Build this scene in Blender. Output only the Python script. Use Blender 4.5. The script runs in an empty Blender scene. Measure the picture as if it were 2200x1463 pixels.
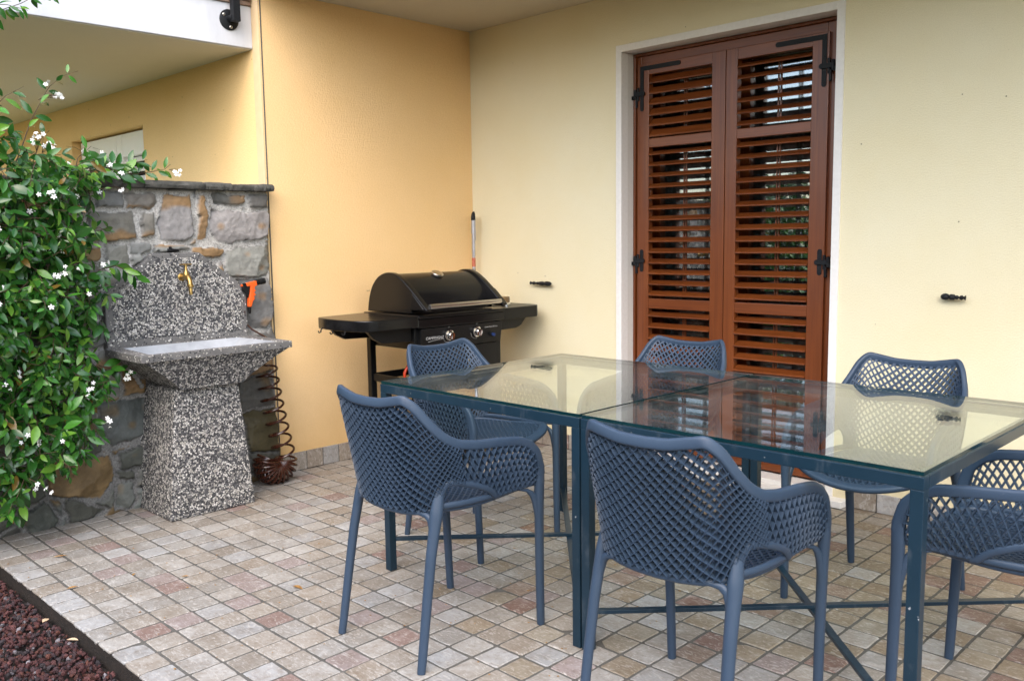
import bpy, bmesh, math, random
import numpy as np
from mathutils import Vector, Matrix

# ------------------------------------------------------------------ camera, sky, sun, exposure
SC = bpy.context.scene
COL = SC.collection
U = 0.1055                                   # one floor tile (pitch) in metres


def P(x, y, z):                              # survey units (tiles, measured from under the camera) -> metres from the room corner
    return np.array([(x + 40.0) * U, (y - 37.2) * U, z * U])


YAW, PITCH, ROLL, FPX = -0.7800, -0.1143, -0.0144, 1905.0
fwd = Vector((math.sin(YAW) * math.cos(PITCH), math.cos(YAW) * math.cos(PITCH), math.sin(PITCH)))
rgt = Vector((math.cos(YAW), -math.sin(YAW), 0))
upv = rgt.cross(fwd)
r2 = rgt * math.cos(ROLL) + upv * math.sin(ROLL)
u2 = -rgt * math.sin(ROLL) + upv * math.cos(ROLL)
cam = bpy.data.cameras.new('camera')
camo = bpy.data.objects.new('camera', cam)
COL.objects.link(camo)
M = Matrix((r2, u2, -fwd)).transposed().to_4x4()
M.translation = Vector(P(0, 0, 11.88))
camo.matrix_world = M
cam.sensor_width = 36.0
cam.lens = FPX / 2200.0 * 36.0
cam.clip_end = 2000
cam.dof.use_dof = True
cam.dof.focus_distance = 3.7
cam.dof.aperture_fstop = 7.1
SC.camera = camo

SUN_EL, SUN_AZ = math.radians(44), math.radians(146)      # azimuth clockwise from +Y (the door wall looks towards -Y)
world = bpy.data.worlds.new('World')
SC.world = world
world.use_nodes = True
wn = world.node_tree
wn.nodes.clear()
sky = wn.nodes.new('ShaderNodeTexSky')
sky.sky_type = 'NISHITA'
sky.sun_disc = False
sky.sun_elevation = SUN_EL
sky.sun_rotation = SUN_AZ
sky.air_density = 1.0
sky.dust_density = 2.2
sky.ozone_density = 0.6
bg = wn.nodes.new('ShaderNodeBackground')
bg.inputs['Strength'].default_value = 0.15
wo = wn.nodes.new('ShaderNodeOutputWorld')
wn.links.new(sky.outputs[0], bg.inputs[0])
wn.links.new(bg.outputs[0], wo.inputs[0])

sun = bpy.data.lights.new('sun', 'SUN')
sun.energy = 1.25
sun.angle = math.radians(100)                 # overcast: a wide soft sun
sun.color = (1.0, 0.975, 0.94)
suno = bpy.data.objects.new('sun', sun)
COL.objects.link(suno)
sd = Vector((math.sin(SUN_AZ) * math.cos(SUN_EL), math.cos(SUN_AZ) * math.cos(SUN_EL), math.sin(SUN_EL)))
suno.rotation_euler = sd.to_track_quat('Z', 'Y').to_euler()

SC.view_settings.view_transform = 'Standard'
SC.view_settings.look = 'None'
SC.view_settings.exposure = 1.70
SC.view_settings.gamma = 1.0
SC.view_settings.use_curve_mapping = False
SC.render.engine = 'CYCLES'
SC.cycles.max_bounces = 10
SC.cycles.diffuse_bounces = 5
SC.cycles.glossy_bounces = 5
SC.cycles.transparent_max_bounces = 16
SC.cycles.caustics_reflective = False
SC.cycles.caustics_refractive = False
SC.cycles.use_denoising = True

RNG = np.random.default_rng(7)
random.seed(7)


# ------------------------------------------------------------------ node helpers and materials
class NT:
    def __init__(s, name):
        s.m = bpy.data.materials.new(name)
        s.m.use_nodes = True
        s.t = s.m.node_tree
        s.b = s.t.nodes['Principled BSDF']
        s.out = s.t.nodes['Material Output']

    def n(s, typ, ins=None, **props):
        nd = s.t.nodes.new('ShaderNode' + typ)
        for k, v in props.items():
            setattr(nd, k, v)
        for k, v in (ins or {}).items():
            s.set(nd.inputs[k], v)
        return nd

    def set(s, sock, v):
        if isinstance(v, bpy.types.NodeSocket):
            s.t.links.new(v, sock)
        elif isinstance(v, bpy.types.Node):
            s.t.links.new(v.outputs[0], sock)
        else:
            if isinstance(v, (tuple, list)) and len(v) == 3 and sock.type == 'RGBA':
                v = (*v, 1)
            sock.default_value = v

    def p(s, **kw):
        for k, v in kw.items():
            s.set(s.b.inputs[k.replace('_', ' ')], v)
        return s

    def co(s, scale=None):
        c = s.n('TexCoord').outputs['Object']
        if scale:
            c = s.n('Mapping', {'Vector': c, 'Scale': scale}).outputs[0]
        return c

    def noise(s, vec, scale, detail=4, rough=0.55, dist=0.0):
        return s.n('TexNoise', {'Vector': vec, 'Scale': scale, 'Detail': detail, 'Roughness': rough, 'Distortion': dist}).outputs['Fac']

    def ramp(s, fac, stops, interp='LINEAR'):
        r = s.n('ValToRGB', {'Fac': fac})
        e = r.color_ramp.elements
        r.color_ramp.interpolation = interp
        while len(e) < len(stops):
            e.new(0.5)
        for el, (pos, c) in zip(e, stops):
            el.position = pos
            el.color = (*c, 1) if len(c) == 3 else c
        return r.outputs[0]

    def mix(s, fac, a, b, mode='MIX'):
        m = s.n('MixRGB', {'Fac': fac, 'Color1': a, 'Color2': b}, blend_type=mode)
        return m.outputs[0]

    def math(s, op, a, b=0.0):
        return s.n('Math', {0: a, 1: b}, operation=op).outputs[0]

    def bump(s, h, strength, dist, normal=None):
        ins = {'Height': h, 'Strength': strength, 'Distance': dist}
        if normal is not None:
            ins['Normal'] = normal
        return s.n('Bump', ins).outputs[0]


def g(v):
    return (v, v, v)


def stucco(name, c1, c2, grain, amp, speck=0.0, stain=None):
    m = NT(name)
    c = m.co()
    big = m.noise(c, 1.7, 5, 0.6)
    col = m.mix(m.ramp(big, [(0.3, g(0)), (0.7, g(1))]), c1, c2)
    fine = m.noise(c, grain, 3, 0.6)
    col = m.mix(m.ramp(fine, [(0.35, g(0.22)), (0.6, g(0))]), col, tuple(x * 0.62 for x in c1))
    if speck:
        sp = m.noise(c, 210, 2, 0.5)
        col = m.mix(m.ramp(sp, [(0.70, g(0)), (0.78, g(speck))]), col, (0.16, 0.13, 0.07))
        vo = m.n('TexVoronoi', {'Vector': c, 'Scale': 9.0}).outputs['Distance']
        col = m.mix(m.ramp(vo, [(0.022, g(0.8)), (0.036, g(0))]), col, (0.10, 0.07, 0.04))
    if stain:
        z = m.n('SeparateXYZ', {0: c}).outputs[2]
        zz = m.math('ADD', z, m.math('MULTIPLY', m.math('SUBTRACT', m.noise(c, 5, 4), 0.5), 0.35))
        col = m.mix(m.ramp(zz, [(0.05, g(0.45)), (0.42, g(0))]), col, stain)
    h = m.math('ADD', m.math('MULTIPLY', m.noise(c, grain * 0.55, 2, 0.5), 1.0), m.math('MULTIPLY', fine, 0.6))
    m.p(Base_Color=col, Roughness=0.92, Normal=m.bump(h, 0.8, amp))
    m.b.inputs['Specular IOR Level'].default_value = 0.2
    return m.m


MAT = {}
MAT['orange'] = stucco('orange_render', (0.86, 0.585, 0.285), (0.88, 0.615, 0.325), 190, 0.0022, stain=(0.56, 0.34, 0.12))
MAT['yellow'] = stucco('pale_yellow_render', (0.78, 0.695, 0.46), (0.80, 0.735, 0.53), 260, 0.0022, speck=0.55, stain=(0.62, 0.52, 0.32))
MAT['facade'] = stucco('ochre_render', (0.87, 0.60, 0.28), (0.89, 0.63, 0.32), 200, 0.002, speck=0.4)
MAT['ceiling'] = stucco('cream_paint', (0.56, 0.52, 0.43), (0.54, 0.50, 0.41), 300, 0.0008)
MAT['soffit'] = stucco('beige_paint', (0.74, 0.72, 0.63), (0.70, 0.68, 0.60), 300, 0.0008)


def mk_fascia():
    m = NT('weathered_white_concrete')
    c = m.co((1, 1, 0.25))
    n = m.noise(c, 9, 5, 0.65)
    col = m.mix(m.ramp(n, [(0.3, g(0.5)), (0.58, g(0))]), (0.58, 0.59, 0.62), (0.46, 0.47, 0.50))
    n2 = m.noise(m.co(), 60, 3)
    col = m.mix(m.ramp(n2, [(0.62, g(0)), (0.75, g(0.25))]), col, (0.45, 0.44, 0.44))
    m.p(Base_Color=col, Roughness=0.85, Normal=m.bump(n2, 0.3, 0.001))
    return m.m


MAT['fascia'] = mk_fascia()


def mk_tile():
    m = NT('tumbled_stone_tile')
    at = m.n('Attribute', attribute_name='Col')
    off = m.n('Attribute', attribute_name='Off')
    c = m.n('VectorMath', {0: m.co(), 1: off.outputs['Vector']}, operation='ADD').outputs[0]
    n1 = m.noise(c, 14, 6, 0.62, 0.6)
    n2 = m.noise(c, 70, 5, 0.65)
    sc = m.n('Mapping', {'Vector': c, 'Scale': (1.0, 3.2, 1.0), 'Rotation': (0, 0, 0.5)}).outputs[0]
    v = m.noise(sc, 22, 5, 0.6, 2.2)
    col = at.outputs['Color']
    col = m.mix(m.ramp(n1, [(0.3, g(0.75)), (0.60, g(0))]), col, m.mix(1.0, col, (0.68, 0.61, 0.54), 'MULTIPLY'))
    col = m.mix(m.ramp(n1, [(0.60, g(0)), (0.72, g(0.45))]), col, (0.50, 0.47, 0.44))
    col = m.mix(m.ramp(v, [(0.54, g(0)), (0.64, g(0.65)), (0.72, g(0.1))]), col, (0.52, 0.495, 0.46))
    col = m.mix(m.ramp(n2, [(0.32, g(0.5)), (0.5, g(0))]), col, m.mix(1.0, col, (0.55, 0.47, 0.40), 'MULTIPLY'))
    big = m.noise(m.co(), 2.6, 4, 0.6)
    col = m.mix(m.ramp(big, [(0.44, g(0)), (0.68, g(0.30))]), col, m.mix(1.0, col, (0.74, 0.66, 0.56), 'MULTIPLY'))
    h = m.math('ADD', n1, m.math('MULTIPLY', n2, 0.5))
    m.p(Base_Color=col, Roughness=m.ramp(n1, [(0.3, g(0.42)), (0.7, g(0.66))]), Normal=m.bump(h, 0.55, 0.003))
    m.b.inputs['Specular IOR Level'].default_value = 0.35
    return m.m


MAT['tile'] = mk_tile()


def mk_simple(name, c1, c2, scale, rough, bump=0.3, dist=0.002, spec=0.4, metal=0.0):
    m = NT(name)
    c = m.co()
    n = m.noise(c, scale, 5, 0.6)
    m.p(Base_Color=m.mix(m.ramp(n, [(0.3, g(0)), (0.7, g(1))]), c1, c2), Roughness=rough, Metallic=metal)
    if bump:
        m.p(Normal=m.bump(m.noise(c, scale * 4, 3), bump, dist))
    m.b.inputs['Specular IOR Level'].default_value = spec
    return m.m


MAT['grout'] = mk_simple('grey_grout', (0.078, 0.074, 0.066), (0.125, 0.117, 0.103), 30, 0.95, 0.6, 0.003)
MAT['soil'] = mk_simple('dark_soil', (0.012, 0.010, 0.008), (0.035, 0.024, 0.018), 40, 0.95, 0.8, 0.01)
MAT['lawn'] = mk_simple('lawn_green', (0.085, 0.095, 0.04), (0.13, 0.13, 0.07), 6, 0.95, 0.8, 0.02)
MAT['whitestone'] = mk_simple('white_stone_trim', (0.74, 0.72, 0.69), (0.80, 0.78, 0.75), 60, 0.75, 0.3, 0.0006)
MAT['reveal'] = mk_simple('grey_white_paint', (0.66, 0.63, 0.59), (0.70, 0.67, 0.63), 60, 0.8, 0.2, 0.0005)
MAT['whitepaint'] = mk_simple('white_paint', (0.86, 0.85, 0.82), (0.88, 0.87, 0.84), 40, 0.5, 0.1, 0.0003)
MAT['mortar'] = mk_simple('pale_mortar', (0.26, 0.255, 0.24), (0.36, 0.35, 0.33), 50, 0.95, 0.8, 0.004)
MAT['strip'] = mk_simple('beige_sealed_strip', (0.66, 0.485, 0.28), (0.74, 0.55, 0.33), 12, 0.9, 0.3, 0.001)
MAT['iron'] = mk_simple('black_iron', (0.007, 0.0075, 0.009), (0.013, 0.014, 0.016), 80, 0.5, 0.3, 0.0006, spec=0.22)
MAT['roofwood'] = mk_simple('brown_edge_tile', (0.20, 0.13, 0.09), (0.30, 0.21, 0.16), 25, 0.8)
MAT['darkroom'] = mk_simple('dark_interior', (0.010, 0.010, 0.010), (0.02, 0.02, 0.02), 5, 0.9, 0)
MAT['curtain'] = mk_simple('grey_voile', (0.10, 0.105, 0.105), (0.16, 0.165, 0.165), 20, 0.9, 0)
MAT['leaf_dead'] = mk_simple('dry_leaf', (0.20, 0.09, 0.02), (0.34, 0.19, 0.06), 60, 0.7, 0.3, 0.0005)
MAT['petal_tan'] = mk_simple('pale_dry_leaf', (0.50, 0.34, 0.20), (0.62, 0.46, 0.30), 60, 0.7, 0.3, 0.0005)
MAT['chrome'] = mk_simple('polished_steel', (0.75, 0.75, 0.76), (0.80, 0.80, 0.80), 20, 0.12, 0, metal=1.0)
MAT['steel'] = mk_simple('brushed_steel', (0.55, 0.52, 0.48), (0.62, 0.59, 0.55), 20, 0.28, 0, metal=1.0)
MAT['alu'] = mk_simple('grey_aluminium', (0.42, 0.43, 0.48), (0.50, 0.51, 0.56), 30, 0.38, 0, metal=0.85)
MAT['brass'] = mk_simple('aged_brass', (0.40, 0.26, 0.085), (0.52, 0.36, 0.13), 90, 0.36, 0.2, 0.0006, metal=1.0)
MAT['enamel'] = mk_simple('black_enamel', (0.0045, 0.0045, 0.005), (0.006, 0.006, 0.0065), 60, 0.24, 0.06, 0.0004, spec=0.32)
MAT['satin'] = mk_simple('satin_black_steel', (0.006, 0.0065, 0.007), (0.009, 0.009, 0.0095), 120, 0.36, 0.15, 0.0004, spec=0.26)
MAT['blackplastic'] = mk_simple('black_plastic', (0.006, 0.0065, 0.007), (0.010, 0.010, 0.011), 50, 0.42, 0, spec=0.25)
MAT['blueplastic'] = mk_simple('dark_blue_plastic', (0.010, 0.03, 0.12), (0.015, 0.04, 0.15), 50, 0.3, 0)
MAT['orangeplastic'] = mk_simple('orange_plastic', (0.78, 0.10, 0.012), (0.84, 0.13, 0.018), 40, 0.38, 0)
MAT['redhose'] = mk_simple('orange_red_rubber', (0.42, 0.030, 0.006), (0.48, 0.042, 0.008), 40, 0.42, 0)
MAT['hose'] = mk_simple('brown_hose', (0.035, 0.010, 0.005), (0.055, 0.016, 0.008), 30, 0.24, 0, spec=0.6)
MAT['print'] = mk_simple('silver_print', (0.42, 0.42, 0.42), (0.48, 0.48, 0.48), 40, 0.5, 0)
MAT['label'] = mk_simple('red_label', (0.40, 0.06, 0.025), (0.62, 0.22, 0.14), 70, 0.5, 0)
MAT['label2'] = mk_simple('grey_label', (0.10, 0.09, 0.08), (0.45, 0.42, 0.36), 90, 0.5, 0)
MAT['marble'] = mk_simple('pale_grey_basin', (0.26, 0.275, 0.30), (0.46, 0.48, 0.51), 7, 0.4, 0.1, 0.001)


def mk_chair():
    m = NT('slate_blue_resin')
    c = m.co()
    n = m.noise(c, 260, 2, 0.5)
    b = m.noise(c, 6, 4, 0.6)
    col = m.mix(m.ramp(b, [(0.3, g(0)), (0.7, g(1))]), (0.029, 0.051, 0.086), (0.034, 0.057, 0.096))
    d = m.noise(c, 55, 4, 0.7)
    col = m.mix(m.ramp(d, [(0.68, g(0)), (0.80, g(0.25))]), col, (0.22, 0.25, 0.30))
    m.p(Base_Color=col, Roughness=0.46, Normal=m.bump(n, 0.10, 0.0005))
    m.b.inputs['Specular IOR Level'].default_value = 0.40
    return m.m


def mk_tablemetal():
    m = NT('petrol_blue_powder_coat')
    c = m.co()
    n = m.noise(c, 7, 4, 0.6)
    col = m.mix(m.ramp(n, [(0.3, g(0)), (0.7, g(1))]), (0.008, 0.024, 0.040), (0.011, 0.029, 0.048))
    chips = m.noise(c, 48, 2, 0.5)
    col = m.mix(m.ramp(chips, [(0.765, g(0)), (0.785, g(0.75))]), col, (0.38, 0.40, 0.42))
    dust = m.noise(m.co((1, 1, 0.3)), 22, 5, 0.7)
    col = m.mix(m.ramp(dust, [(0.55, g(0)), (0.8, g(0.30))]), col, (0.17, 0.19, 0.21))
    m.p(Base_Color=col, Roughness=0.34, Normal=m.bump(m.noise(c, 180, 2), 0.08, 0.0005))
    m.b.inputs['Specular IOR Level'].default_value = 0.3
    return m.m


MAT['chair'] = mk_chair()
MAT['table'] = mk_tablemetal()


def mk_glass(name, tint, f0=0.045, dirt=0.0):
    m = NT(name)
    c = m.co()
    tr = m.n('BsdfTransparent', {'Color': (*tint, 1)})
    gl = m.n('BsdfGlossy', {'Color': (1, 1, 1, 1), 'Roughness': 0.0})
    lw = m.n('LayerWeight', {'Blend': 0.5}).outputs['Facing']
    fr = m.math('ADD', m.math('MULTIPLY', m.math('POWER', lw, 5.0), 1.0 - f0), f0)       # Schlick's Fresnel, the same from both sides
    if dirt:
        w = m.noise(c, 3.0, 2, 0.5)
        nb = m.bump(w, 0.008, 0.004)
        m.t.links.new(nb, gl.inputs['Normal'])
    mx = m.n('MixShader', {0: fr, 1: tr.outputs[0], 2: gl.outputs[0]})
    last = mx.outputs[0]
    if dirt:
        df = m.n('BsdfDiffuse', {'Color': (0.55, 0.56, 0.53, 1)})
        d1 = m.noise(c, 5, 6, 0.68, 0.8)
        d2 = m.noise(c, 120, 3, 0.6)
        f = m.math('ADD', m.math('MULTIPLY', m.ramp(d1, [(0.40, g(0)), (0.75, g(1))]), dirt),
                   m.math('MULTIPLY', m.ramp(d2, [(0.70, g(0)), (0.80, g(1))]), dirt * 1.5))
        last = m.n('MixShader', {0: f, 1: last, 2: df.outputs[0]}).outputs[0]
    m.t.links.new(last, m.out.inputs['Surface'])
    return m.m


MAT['tableglass'] = mk_glass('table_glass', (0.90, 0.955, 0.94), 0.045, 0.065)
MAT['windowglass'] = mk_glass('window_glass', (0.86, 0.90, 0.90), 0.21, 0.006)
MAT['glassedge'] = mk_simple('dark_green_glass_edge', (0.002, 0.020, 0.026), (0.003, 0.028, 0.034), 20, 0.12, 0, spec=0.6)


def mk_wood():
    m = NT('varnished_red_brown_wood')
    c = m.co()
    at = m.n('Attribute', attribute_name='Off')
    c2 = m.n('VectorMath', {0: c, 1: at.outputs['Vector']}, operation='ADD').outputs[0]
    sv = m.n('Mapping', {'Vector': c2, 'Scale': (1, 1, 1)}).outputs[0]
    gr = m.n('Attribute', attribute_name='Grain')        # 1 = grain runs upright, 0 = grain runs across
    a = m.noise(m.n('Mapping', {'Vector': sv, 'Scale': (70, 70, 2.2)}).outputs[0], 1.0, 5, 0.6, 0.4)
    b = m.noise(m.n('Mapping', {'Vector': sv, 'Scale': (2.2, 70, 70)}).outputs[0], 1.0, 5, 0.6, 0.4)
    n = m.mix(gr.outputs['Fac'], b, a)
    col = m.ramp(n, [(0.25, (0.080, 0.018, 0.0045)), (0.5, (0.150, 0.037, 0.0075)), (0.75, (0.205, 0.056, 0.011))])
    sh = m.noise(c2, 3.1, 3)
    col = m.mix(m.ramp(sh, [(0.35, g(0)), (0.7, g(0.5))]), col, (0.20, 0.054, 0.012))
    m.p(Base_Color=col, Roughness=0.36, Normal=m.bump(n, 0.12, 0.0006))
    m.b.inputs['Coat Weight'].default_value = 0.18
    m.b.inputs['Coat Roughness'].default_value = 0.22
    return m.m


MAT['wood'] = mk_wood()


def mk_pebble(name, cement, density, size=95):
    m = NT(name)
    c = m.co()
    nz = m.n('TexNoise', {'Vector': c, 'Scale': 40.0, 'Detail': 2.0})
    cw = m.mix(0.004, c, nz.outputs['Color'], 'LINEAR_LIGHT')
    v = m.n('TexVoronoi', {'Vector': cw, 'Scale': size})
    v2 = m.n('TexVoronoi', {'Vector': cw, 'Scale': size}, feature='DISTANCE_TO_EDGE')
    rnd = m.n('SeparateColor', {0: v.outputs['Color']})
    pc = m.ramp(rnd.outputs[0], [(0.0, (0.024, 0.025, 0.030)), (0.28, (0.085, 0.088, 0.100)), (0.42, (0.27, 0.26, 0.25)),
                                 (0.56, (0.56, 0.53, 0.47)), (0.74, (0.84, 0.81, 0.76))], 'CONSTANT')
    pc = m.mix(m.ramp(m.noise(c, 300, 2), [(0.4, g(0.35)), (0.6, g(0))]), pc, (0.05, 0.05, 0.05))
    edge = m.ramp(v2.outputs['Distance'], [(0.03, g(0)), (0.14, g(1))])
    keep = m.ramp(rnd.outputs[1], [(1 - density - 0.01, g(0)), (1 - density, g(1))])
    f = m.math('MULTIPLY', edge, keep)
    cem = m.mix(m.ramp(m.noise(c, 9, 4), [(0.35, g(0)), (0.65, g(1))]), cement, tuple(x * 0.7 for x in cement))
    m.p(Base_Color=m.mix(f, cem, pc), Roughness=0.7, Normal=m.bump(m.math('MULTIPLY', f, m.math('ADD', edge, rnd.outputs[2])), 0.7, 0.004))
    return m.m


MAT['pebble'] = mk_pebble('exposed_pebble_concrete', (0.115, 0.114, 0.115), 0.98, 128)
MAT['cement'] = mk_pebble('smooth_cement_sparse_pebble', (0.165, 0.160, 0.155), 0.26, 128)


def mk_masonry():
    m = NT('rubble_stone_and_mortar')
    at = m.n('Attribute', attribute_name='Col')
    st = m.n('Attribute', attribute_name='Stone').outputs['Fac']
    c = m.co()
    n1 = m.noise(c, 26, 6, 0.65, 0.5)
    n2 = m.noise(c, 120, 4, 0.65)
    strat = m.noise(m.n('Mapping', {'Vector': c, 'Scale': (1, 1, 5)}).outputs[0], 9, 5, 0.6, 1.2)
    col = at.outputs['Color']
    sc = m.mix(m.ramp(n1, [(0.33, g(0.55)), (0.6, g(0))]), col, m.mix(1.0, col, (0.5, 0.5, 0.5), 'MULTIPLY'))
    sc = m.mix(m.ramp(strat, [(0.55, g(0)), (0.7, g(0.4))]), sc, m.mix(1.0, sc, (1.35, 1.33, 1.3), 'MULTIPLY'))
    mc = m.mix(m.ramp(n2, [(0.35, g(0.8)), (0.58, g(0))]), col, m.mix(1.0, col, (0.35, 0.34, 0.33), 'MULTIPLY'))
    h = m.math('ADD', m.math('MULTIPLY', n1, 1.0), m.math('MULTIPLY', n2, 0.45))
    m.p(Base_Color=m.mix(st, mc, sc), Roughness=m.mix(st, g(0.95), g(0.62)), Normal=m.bump(h, 0.7, 0.006))
    return m.m


MAT['masonry'] = mk_masonry()
MAT['coping'] = mk_simple('mossy_dark_slate', (0.035, 0.036, 0.032), (0.115, 0.110, 0.098), 22, 0.9, 0.8, 0.006)


def mk_leaf(name, rough=0.24):
    m = NT(name)
    at = m.n('Attribute', attribute_name='Col')
    c = m.co()
    n = m.noise(c, 60, 3)
    col = m.mix(m.ramp(n, [(0.35, g(0.3)), (0.6, g(0))]), at.outputs['Color'], m.mix(1.0, at.outputs['Color'], (0.6, 0.7, 0.55), 'MULTIPLY'))
    m.p(Base_Color=col, Roughness=rough)
    m.b.inputs['Specular IOR Level'].default_value = 0.5
    tl = m.n('BsdfTranslucent', {'Color': m.mix(1.0, at.outputs['Color'], (1.5, 1.9, 0.6), 'MULTIPLY')})
    mx = m.n('MixShader', {0: 0.13, 1: m.b.outputs[0], 2: tl.outputs[0]})
    m.t.links.new(mx.outputs[0], m.out.inputs['Surface'])
    return m.m


MAT['leaf'] = mk_leaf('glossy_leaf')
MAT['stem'] = mk_simple('brown_stem', (0.045, 0.028, 0.016), (0.09, 0.055, 0.03), 40, 0.8)
MAT['petal'] = mk_simple('white_petal', (0.82, 0.82, 0.78), (0.84, 0.84, 0.82), 40, 0.6, 0)


def mk_gravel():
    m = NT('red_lava_gravel')
    at = m.n('Attribute', attribute_name='Col')
    c = m.co()
    n = m.noise(c, 160, 4, 0.65)
    col = m.mix(m.ramp(n, [(0.35, g(0.7)), (0.6, g(0))]), at.outputs['Color'], m.mix(1.0, at.outputs['Color'], (0.4, 0.38, 0.38), 'MULTIPLY'))
    m.p(Base_Color=col, Roughness=0.8, Normal=m.bump(n, 0.9, 0.003))
    return m.m


MAT['gravel'] = mk_gravel()


# ------------------------------------------------------------------ mesh helpers
def unit(v):
    v = np.asarray(v, float)
    return v / (np.linalg.norm(v) + 1e-12)


class MB:
    """collects shapes and links them as ONE mesh object"""

    def __init__(s):
        s.v, s.f, s.mi, s.c, s.o, s.gr, s.n = [], [], [], [], [], [], 0

    def add(s, verts, faces, mi=0, col=(1, 1, 1), off=(0, 0, 0), grain=1.0):
        verts = np.asarray(verts, float)
        s.v.append(verts)
        s.f += [tuple(i + s.n for i in f) for f in faces]
        s.mi += [mi] * len(faces)
        k = len(verts)
        c = np.asarray(col, float)
        s.c.append(np.tile(c, (k, 1)) if c.ndim == 1 else c)
        o = np.asarray(off, float)
        s.o.append(np.tile(o, (k, 1)) if o.ndim == 1 else o)
        s.gr.append(np.full(k, grain))
        s.n += k
        return s

    def box(s, x0, x1, y0, y1, z0, z1, **k):
        v = [(x, y, z) for x in (x0, x1) for y in (y0, y1) for z in (z0, z1)]
        f = [(0, 1, 3, 2), (4, 6, 7, 5), (0, 4, 5, 1), (2, 3, 7, 6), (0, 2, 6, 4), (1, 5, 7, 3)]
        return s.add(v, f, **k)

    def obox(s, c, ax, ay, az, **k):          # centre and three half-axis vectors
        c, ax, ay, az = map(lambda q: np.asarray(q, float), (c, ax, ay, az))
        v = [c + i * ax + j * ay + l * az for i in (-1, 1) for j in (-1, 1) for l in (-1, 1)]
        f = [(0, 1, 3, 2), (4, 6, 7, 5), (0, 4, 5, 1), (2, 3, 7, 6), (0, 2, 6, 4), (1, 5, 7, 3)]
        return s.add(v, f, **k)

    def bar(s, a, b, w, h, up=(0, 0, 1), **k):
        a, b = np.asarray(a, float), np.asarray(b, float)
        t = unit(b - a)
        sd = unit(np.cross(t, up))
        uu = np.cross(sd, t)
        return s.obox((a + b) / 2, (b - a) / 2, sd * w / 2, uu * h / 2, **k)

    def tube(s, path, ra, rb=None, N=None, seg=10, p=2.0, closed=False, caps=True, **k):
        path = np.asarray(path, float)
        n = len(path)
        ra = np.broadcast_to(np.asarray(ra, float), (n,))
        rb = ra if rb is None else np.broadcast_to(np.asarray(rb, float), (n,))
        if closed:
            T = np.roll(path, -1, 0) - np.roll(path, 1, 0)
        else:
            T = np.gradient(path, axis=0)
        T /= np.linalg.norm(T, axis=1)[:, None] + 1e-12
        if N is None:
            nn = np.cross(T[0], (0, 0, 1))
            if np.linalg.norm(nn) < 1e-3:
                nn = np.array([1.0, 0, 0])
            Ns = []
            for t in T:
                nn = unit(nn - t * (nn @ t))
                Ns.append(nn)
            N = np.array(Ns)
        else:
            N = np.broadcast_to(np.asarray(N, float), (n, 3)).copy()
            N -= T * np.sum(N * T, 1)[:, None]
            N /= np.linalg.norm(N, axis=1)[:, None] + 1e-12
        B = np.cross(T, N)
        a = np.linspace(0, 2 * math.pi, seg, endpoint=False)
        ca, sa = np.cos(a), np.sin(a)
        e = 2.0 / p
        ca = np.sign(ca) * np.abs(ca) ** e
        sa = np.sign(sa) * np.abs(sa) ** e
        V = path[:, None, :] + N[:, None, :] * (ra[:, None] * ca)[..., None] + B[:, None, :] * (rb[:, None] * sa)[..., None]
        f = []
        m = n if closed else n - 1
        for i in range(m):
            j = (i + 1) % n
            for q in range(seg):
                r = (q + 1) % seg
                f.append((i * seg + q, i * seg + r, j * seg + r, j * seg + q))
        if caps and not closed:
            f.append(tuple(range(seg - 1, -1, -1)))
            f.append(tuple((n - 1) * seg + q for q in range(seg)))
        return s.add(V.reshape(-1, 3), f, **k)

    def lathe(s, prof, org, axis, seg=20, **k):
        org, axis = np.asarray(org, float), unit(axis)
        a = unit(np.cross(axis, (0.31, 0.2, 0.93)))
        b = np.cross(axis, a)
        V, f = [], []
        for r, h in prof:
            for q in range(seg):
                t = 2 * math.pi * q / seg
                V.append(org + axis * h + (a * math.cos(t) + b * math.sin(t)) * r)
        for i in range(len(prof) - 1):
            for q in range(seg):
                r = (q + 1) % seg
                f.append((i * seg + q, i * seg + r, (i + 1) * seg + r, (i + 1) * seg + q))
        f.append(tuple(range(seg - 1, -1, -1)))
        f.append(tuple((len(prof) - 1) * seg + q for q in range(seg)))
        return s.add(V, f, **k)

    def prism(s, poly, fn, d0, d1, **k):       # polygon (a,b) extruded from d0 to d1; fn(a,b,d) -> point
        n = len(poly)
        V = [fn(a, b, d0) for a, b in poly] + [fn(a, b, d1) for a, b in poly]
        f = [tuple(range(n - 1, -1, -1)), tuple(range(n, 2 * n))]
        for i in range(n):
            j = (i + 1) % n
            f.append((i, j, n + j, n + i))
        return s.add(V, f, **k)

    def mirror(s):                             # x -> -x
        m = MB()
        m.v = [v * np.array([-1, 1, 1]) for v in s.v]
        m.f = [tuple(reversed(f)) for f in s.f]
        m.mi, m.c, m.o, m.gr, m.n = list(s.mi), s.c, s.o, s.gr, s.n
        return m

    def build(s, name, mats, parent=None, smooth=False, bevel=0.0, color=False, off=False, sharp=38, bseg=2):
        V = np.concatenate(s.v)
        o0 = np.zeros(3)
        if parent is not None:
            o0 = PIVOT.get(parent.name, o0)
            V = V - o0
        me = bpy.data.meshes.new(name)
        me.from_pydata(V.tolist(), [], s.f)
        for m in (mats if isinstance(mats, (list, tuple)) else [mats]):
            me.materials.append(MAT[m])
        me.polygons.foreach_set('material_index', s.mi)
        if color:
            a = me.color_attributes.new('Col', 'FLOAT_COLOR', 'POINT')
            c = np.concatenate(s.c)
            a.data.foreach_set('color', np.column_stack([c, np.ones(len(c))]).astype(np.float32).ravel())
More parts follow.
